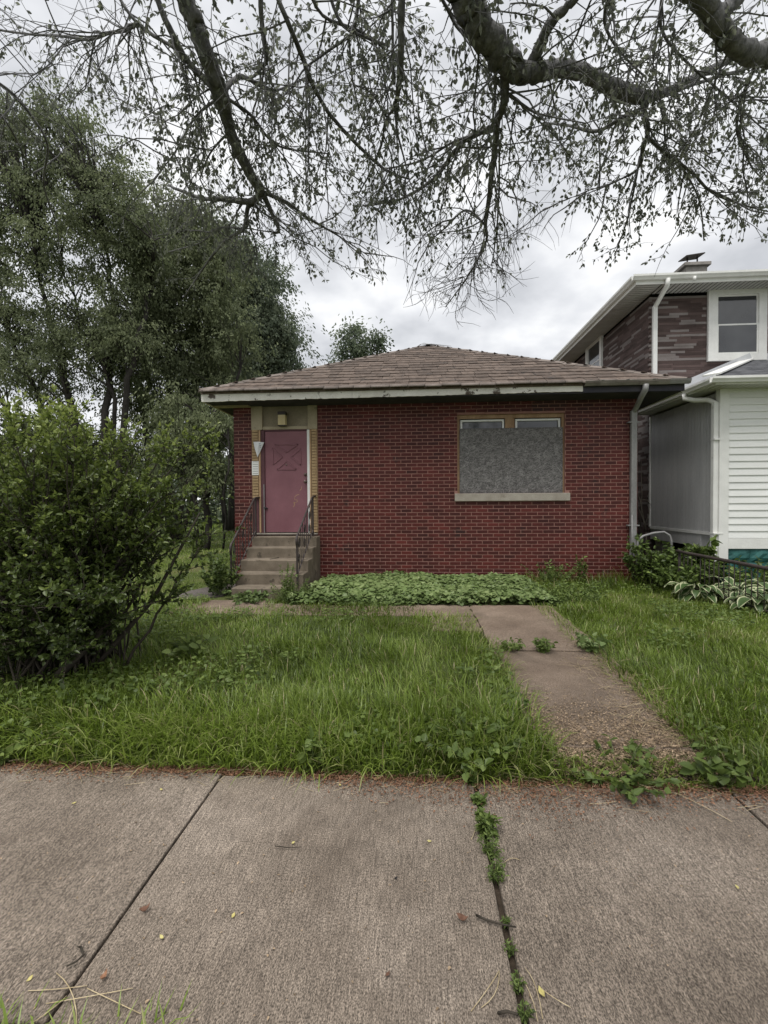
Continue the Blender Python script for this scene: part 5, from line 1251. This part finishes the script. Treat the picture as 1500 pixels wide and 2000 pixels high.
# bare vine stems in the gap between the houses
vn = MB(); RT = random.Random(5)
for (x0_, y0_), (x1_, y1_) in (((1262, 1040), (1240, 940)), ((1262, 1040), (1243, 985)), ((1258, 1030), (1270, 985)), ((1270, 985), (1248, 975)), ((1250, 1040), (1252, 900))):
    a, b = PY(x0_, y0_, 9.35), PY(x1_, y1_, 9.35); vn.tube([a, a.lerp(b, .5) + Vector((RT.uniform(-.05, .05), 0, .03)), b], [.009, .008, .005], 5)
a = PY(1262, 1040, 9.35); vn.tube([(a.x, 9.35, 0), (a.x + .03, 9.35, .5), a], [.013, .012, .009], 5)
tag(vn.build('vine', m_twig), 'bare reddish vine stems in the gap beside the downspout', 'vine')

# ================================================================== LITTER, TWIGS, WIRE
def flakes(name, label, x, y, z, L, mat, seed, flat=.85):
    gg = rng_of(seed); n = len(x); an = gg.uniform(0, 6.283, n); A = np.stack([np.cos(an), np.sin(an), gg.normal(0, .25, n)], 1); l = gg.uniform(.4, 1.4, n) * L
    return stuff(name, leaves_mesh(name, np.stack([x, y, z], 1), A, l, l * gg.uniform(.12, .4, n), mat, gg.uniform(.01, .99, n), gg, .5, flat), label, 'litter')
n = 22000; x = g.uniform(-3.5, 3.2, n); wdt = .05 + .18 * vnoise(x, x * 0, 1.3, 41) + .15 * np.exp(-((x - 1.0) / .8) ** 2); y = 2.72 - np.abs(g.normal(0, 1, n)) * wdt * .55; k = y > 2.2; x, y = x[k], y[k]
flakes('leaf_litter', 'reddish brown leaf litter along the grass edge of the sidewalk', x, y, np.where(y > 2.66, gz(x, y) + .012, .008 + g.uniform(0, .006, len(x))), .0125, m_litter, 70)
n = 15000; x = g.uniform(.82, 1.92, n); y = 2.74 + np.abs(g.normal(0, .42, n)); k = y < 4.1; x, y = x[k], y[k]; e2 = np.abs(g.normal(0, .16, 2600)); x = np.concatenate([x, 1.92 - e2]); y = np.concatenate([y, g.uniform(2.9, 5.2, 2600)])
flakes('plant_debris', 'tan crumbled plant debris covering the foot of the garden path', x, y, np.where(y < 2.99, gz(x, y) + .01, .064) + g.uniform(0, .008, len(x)), .013, m_debris, 71)
n = 420; x = g.uniform(-2.4, 2.4, n); y = g.uniform(1.36, 2.6, n)
flakes('sidewalk_debris', 'scattered tiny specks of debris over the sidewalk slabs', x, y, .006 + g.uniform(0, .003, n), .011, m_debris, 72)
# dry straw
sw = MB(); RT = random.Random(15)
def straw(px0, py0, px1, py1, r=.0016):
    a, b = PZ(px0, py0, .008), PZ(px1, py1, .006); m_ = a.lerp(b, .5) + Vector((RT.uniform(-.03, .03), RT.uniform(-.03, .03), .01)); sw.tube(bez(a, m_, b, 6), r, 4)
for q in ((1290, 1535, 1430, 1605), (1150, 1570, 1205, 1565), (975, 1895, 940, 1968), (975, 1895, 920, 1975), (1025, 1890, 1060, 1990), (1050, 1925, 1115, 1968), (55, 1935, 170, 1925), (90, 1960, 260, 1930), (110, 1900, 150, 2000), (1015, 1900, 1050, 1995), (60, 2000, 130, 1945), (170, 1930, 275, 1980), (1275, 1540, 1350, 1555), (920, 1640, 928, 1620), (985, 1685, 1015, 1680)): straw(*q)
for _ in range(260): x, y = RT.uniform(-3.4, 3), 2.7 - abs(RT.gauss(0, .10)); a_ = RT.uniform(0, 3.14); l = RT.uniform(.04, .16); sw.tube([(x, y, .01), (x + math.cos(a_) * l, y + math.sin(a_) * l * .5, .012)], .0012, 3, cap=False)
for _ in range(160): x, y = RT.uniform(1.45, 1.95), RT.uniform(2.9, 4.6); a_ = RT.uniform(0, 3.14); l = RT.uniform(.05, .2); sw.tube([(x, y, .072), (x + math.cos(a_) * l, y + math.sin(a_) * l, .078)], .0013, 3, cap=False)
tag(sw.build('straw', m_straw), 'dry straw stalks strewn on the paving', 'straw', kind='stuff')
def twig_px(label, pts, r, m=None):
    b = MB(); P = [PZ(x, y, .010 + r) for x, y in pts]; P = [p + Vector((0, 0, RT.uniform(0, .006))) for p in P]; b.tube(P, [r * (1 - .5 * i / len(P)) for i in range(len(P))], 6)
    q, t = P[0], (P[1] - P[0]); b.tube([q, q + Vector((t.y * .25, -t.x * .25, .012)) + t * .1], [r * .8, r * .4], 5); tag(b.build('twig', m or m_twig), label, 'twig')
twig_px('dark knobbed twig lying across the sidewalk joint', ((930, 1790), (950, 1797), (980, 1806), (1008, 1812)), .0048)
twig_px('short broken twig beside the joint at the lower edge', ((973, 1980), (990, 1978), (1012, 1984)), .0055)
twig_px('grey forked twig on the left sidewalk joint', ((158, 1850), (163, 1868), (150, 1880), (130, 1888)), .0042)
twig_px('fine twig with a yellow leaf on the middle slab', ((537, 1654), (560, 1656), (590, 1655)), .0022)
def scrap(name, label, px_, py_, L, mat, seed, curl=.5, group=None, cat='leaf'):
    R = random.Random(seed); c = PZ(px_, py_, .004); a = R.uniform(0, 6.28); d = Vector((math.cos(a), math.sin(a), 0)); s_ = Vector((-d.y, d.x, 0)); m = MB(); V = []
    for k, w in enumerate((.1, .8, 1, .6, .05)):
        q = c + d * L * (k / 4 - .5); h = curl * L * .5 * (abs(k - 2) / 2) ** 2 + .002
        V += [q - s_ * L * .28 * w + Vector((0, 0, h + curl * L * .25 * w + R.uniform(0, .004))), q + Vector((0, 0, h)), q + s_ * L * .28 * w + Vector((0, 0, h + curl * L * .3 * w + R.uniform(0, .004)))]
    m.add(V, [(k * 3 + j, k * 3 + j + 1, k * 3 + j + 4, k * 3 + j + 3) for k in range(4) for j in range(2)], smooth=True); o = m.build(name, mat); md = o.modifiers.new('thick', 'SOLIDIFY'); md.thickness = .0012
    return tag(o, label, cat, group)
scrap('dry_leaf', 'curled brown leaf right of the left sidewalk joint', 283, 1781, .040, m_brownleaf, 1, 1.0)
scrap('dry_leaf', 'curled brown leaf left of the knobbed twig', 903, 1800, .045, m_brownleaf, 2, 1.0)
scrap('dry_leaf', 'crumpled tan leaf near the lower left grass tuft', 203, 1912, .032, m_litter, 3, 1.0)
scrap('dry_leaf', 'tan leaf under the straw right of the lower joint', 1058, 1943, .034, m_yellowleaf, 6, .5)
scrap('pod', 'pale oval seed pod on the middle slab', 456, 1790, .024, m_yellowleaf, 4, .3, cat='pod')
scrap('seed', 'small black seed on the middle slab left of the joint', 773, 1718, .016, m_black, 5, .5, cat='seed')
for i, (x_, y_, lab) in enumerate(((315, 1544, 'yellow leaf scrap near the lawn edge, left of the left joint'), (573, 1648, 'yellow leaf scrap at the tip of the fine twig'), (838, 1645, 'yellow leaf scrap on the middle slab, left of the weedy joint'),
        (316, 1833, 'yellow leaf scrap below the curled brown leaf'), (58, 1915, 'greenish leaf scrap on the lower left slab'), (664, 1535, 'pale leaf scrap at the far edge of the middle slab'), (1440, 1735, 'pale leaf scrap alone on the right slab'),
        (757, 1906, 'dark leaf scrap low on the middle slab'), (145, 1570, 'pale leaf scrap at the far left of the sidewalk'))):
    scrap('leaf_scrap', lab, x_, y_, .022, m_yellowleaf if i != 7 else m_brownleaf, 20 + i, .4, 'tiny leaf scraps on the sidewalk')
wr = MB(); wpts = [PY(-120, -60, 7), PY(0, 78, 9), PY(75, 165, 11), PY(150, 265, 14), PY(215, 348, 18), PY(300, 430, 24)]
wr.tube(wpts, [.010, .012, .014, .017, .02, .024], 6)
wire = empty('utility_cable', wpts[0], 'thin overhead utility cables slanting down into the left trees', 'cable')
wr.build('cable', m_black, wire)
MB().tube([p + Vector((0, .1, .14 + .03 * i)) for i, p in enumerate(wpts)], [.006, .007, .009, .011, .013, .015], 5).build('cable', m_black, wire)
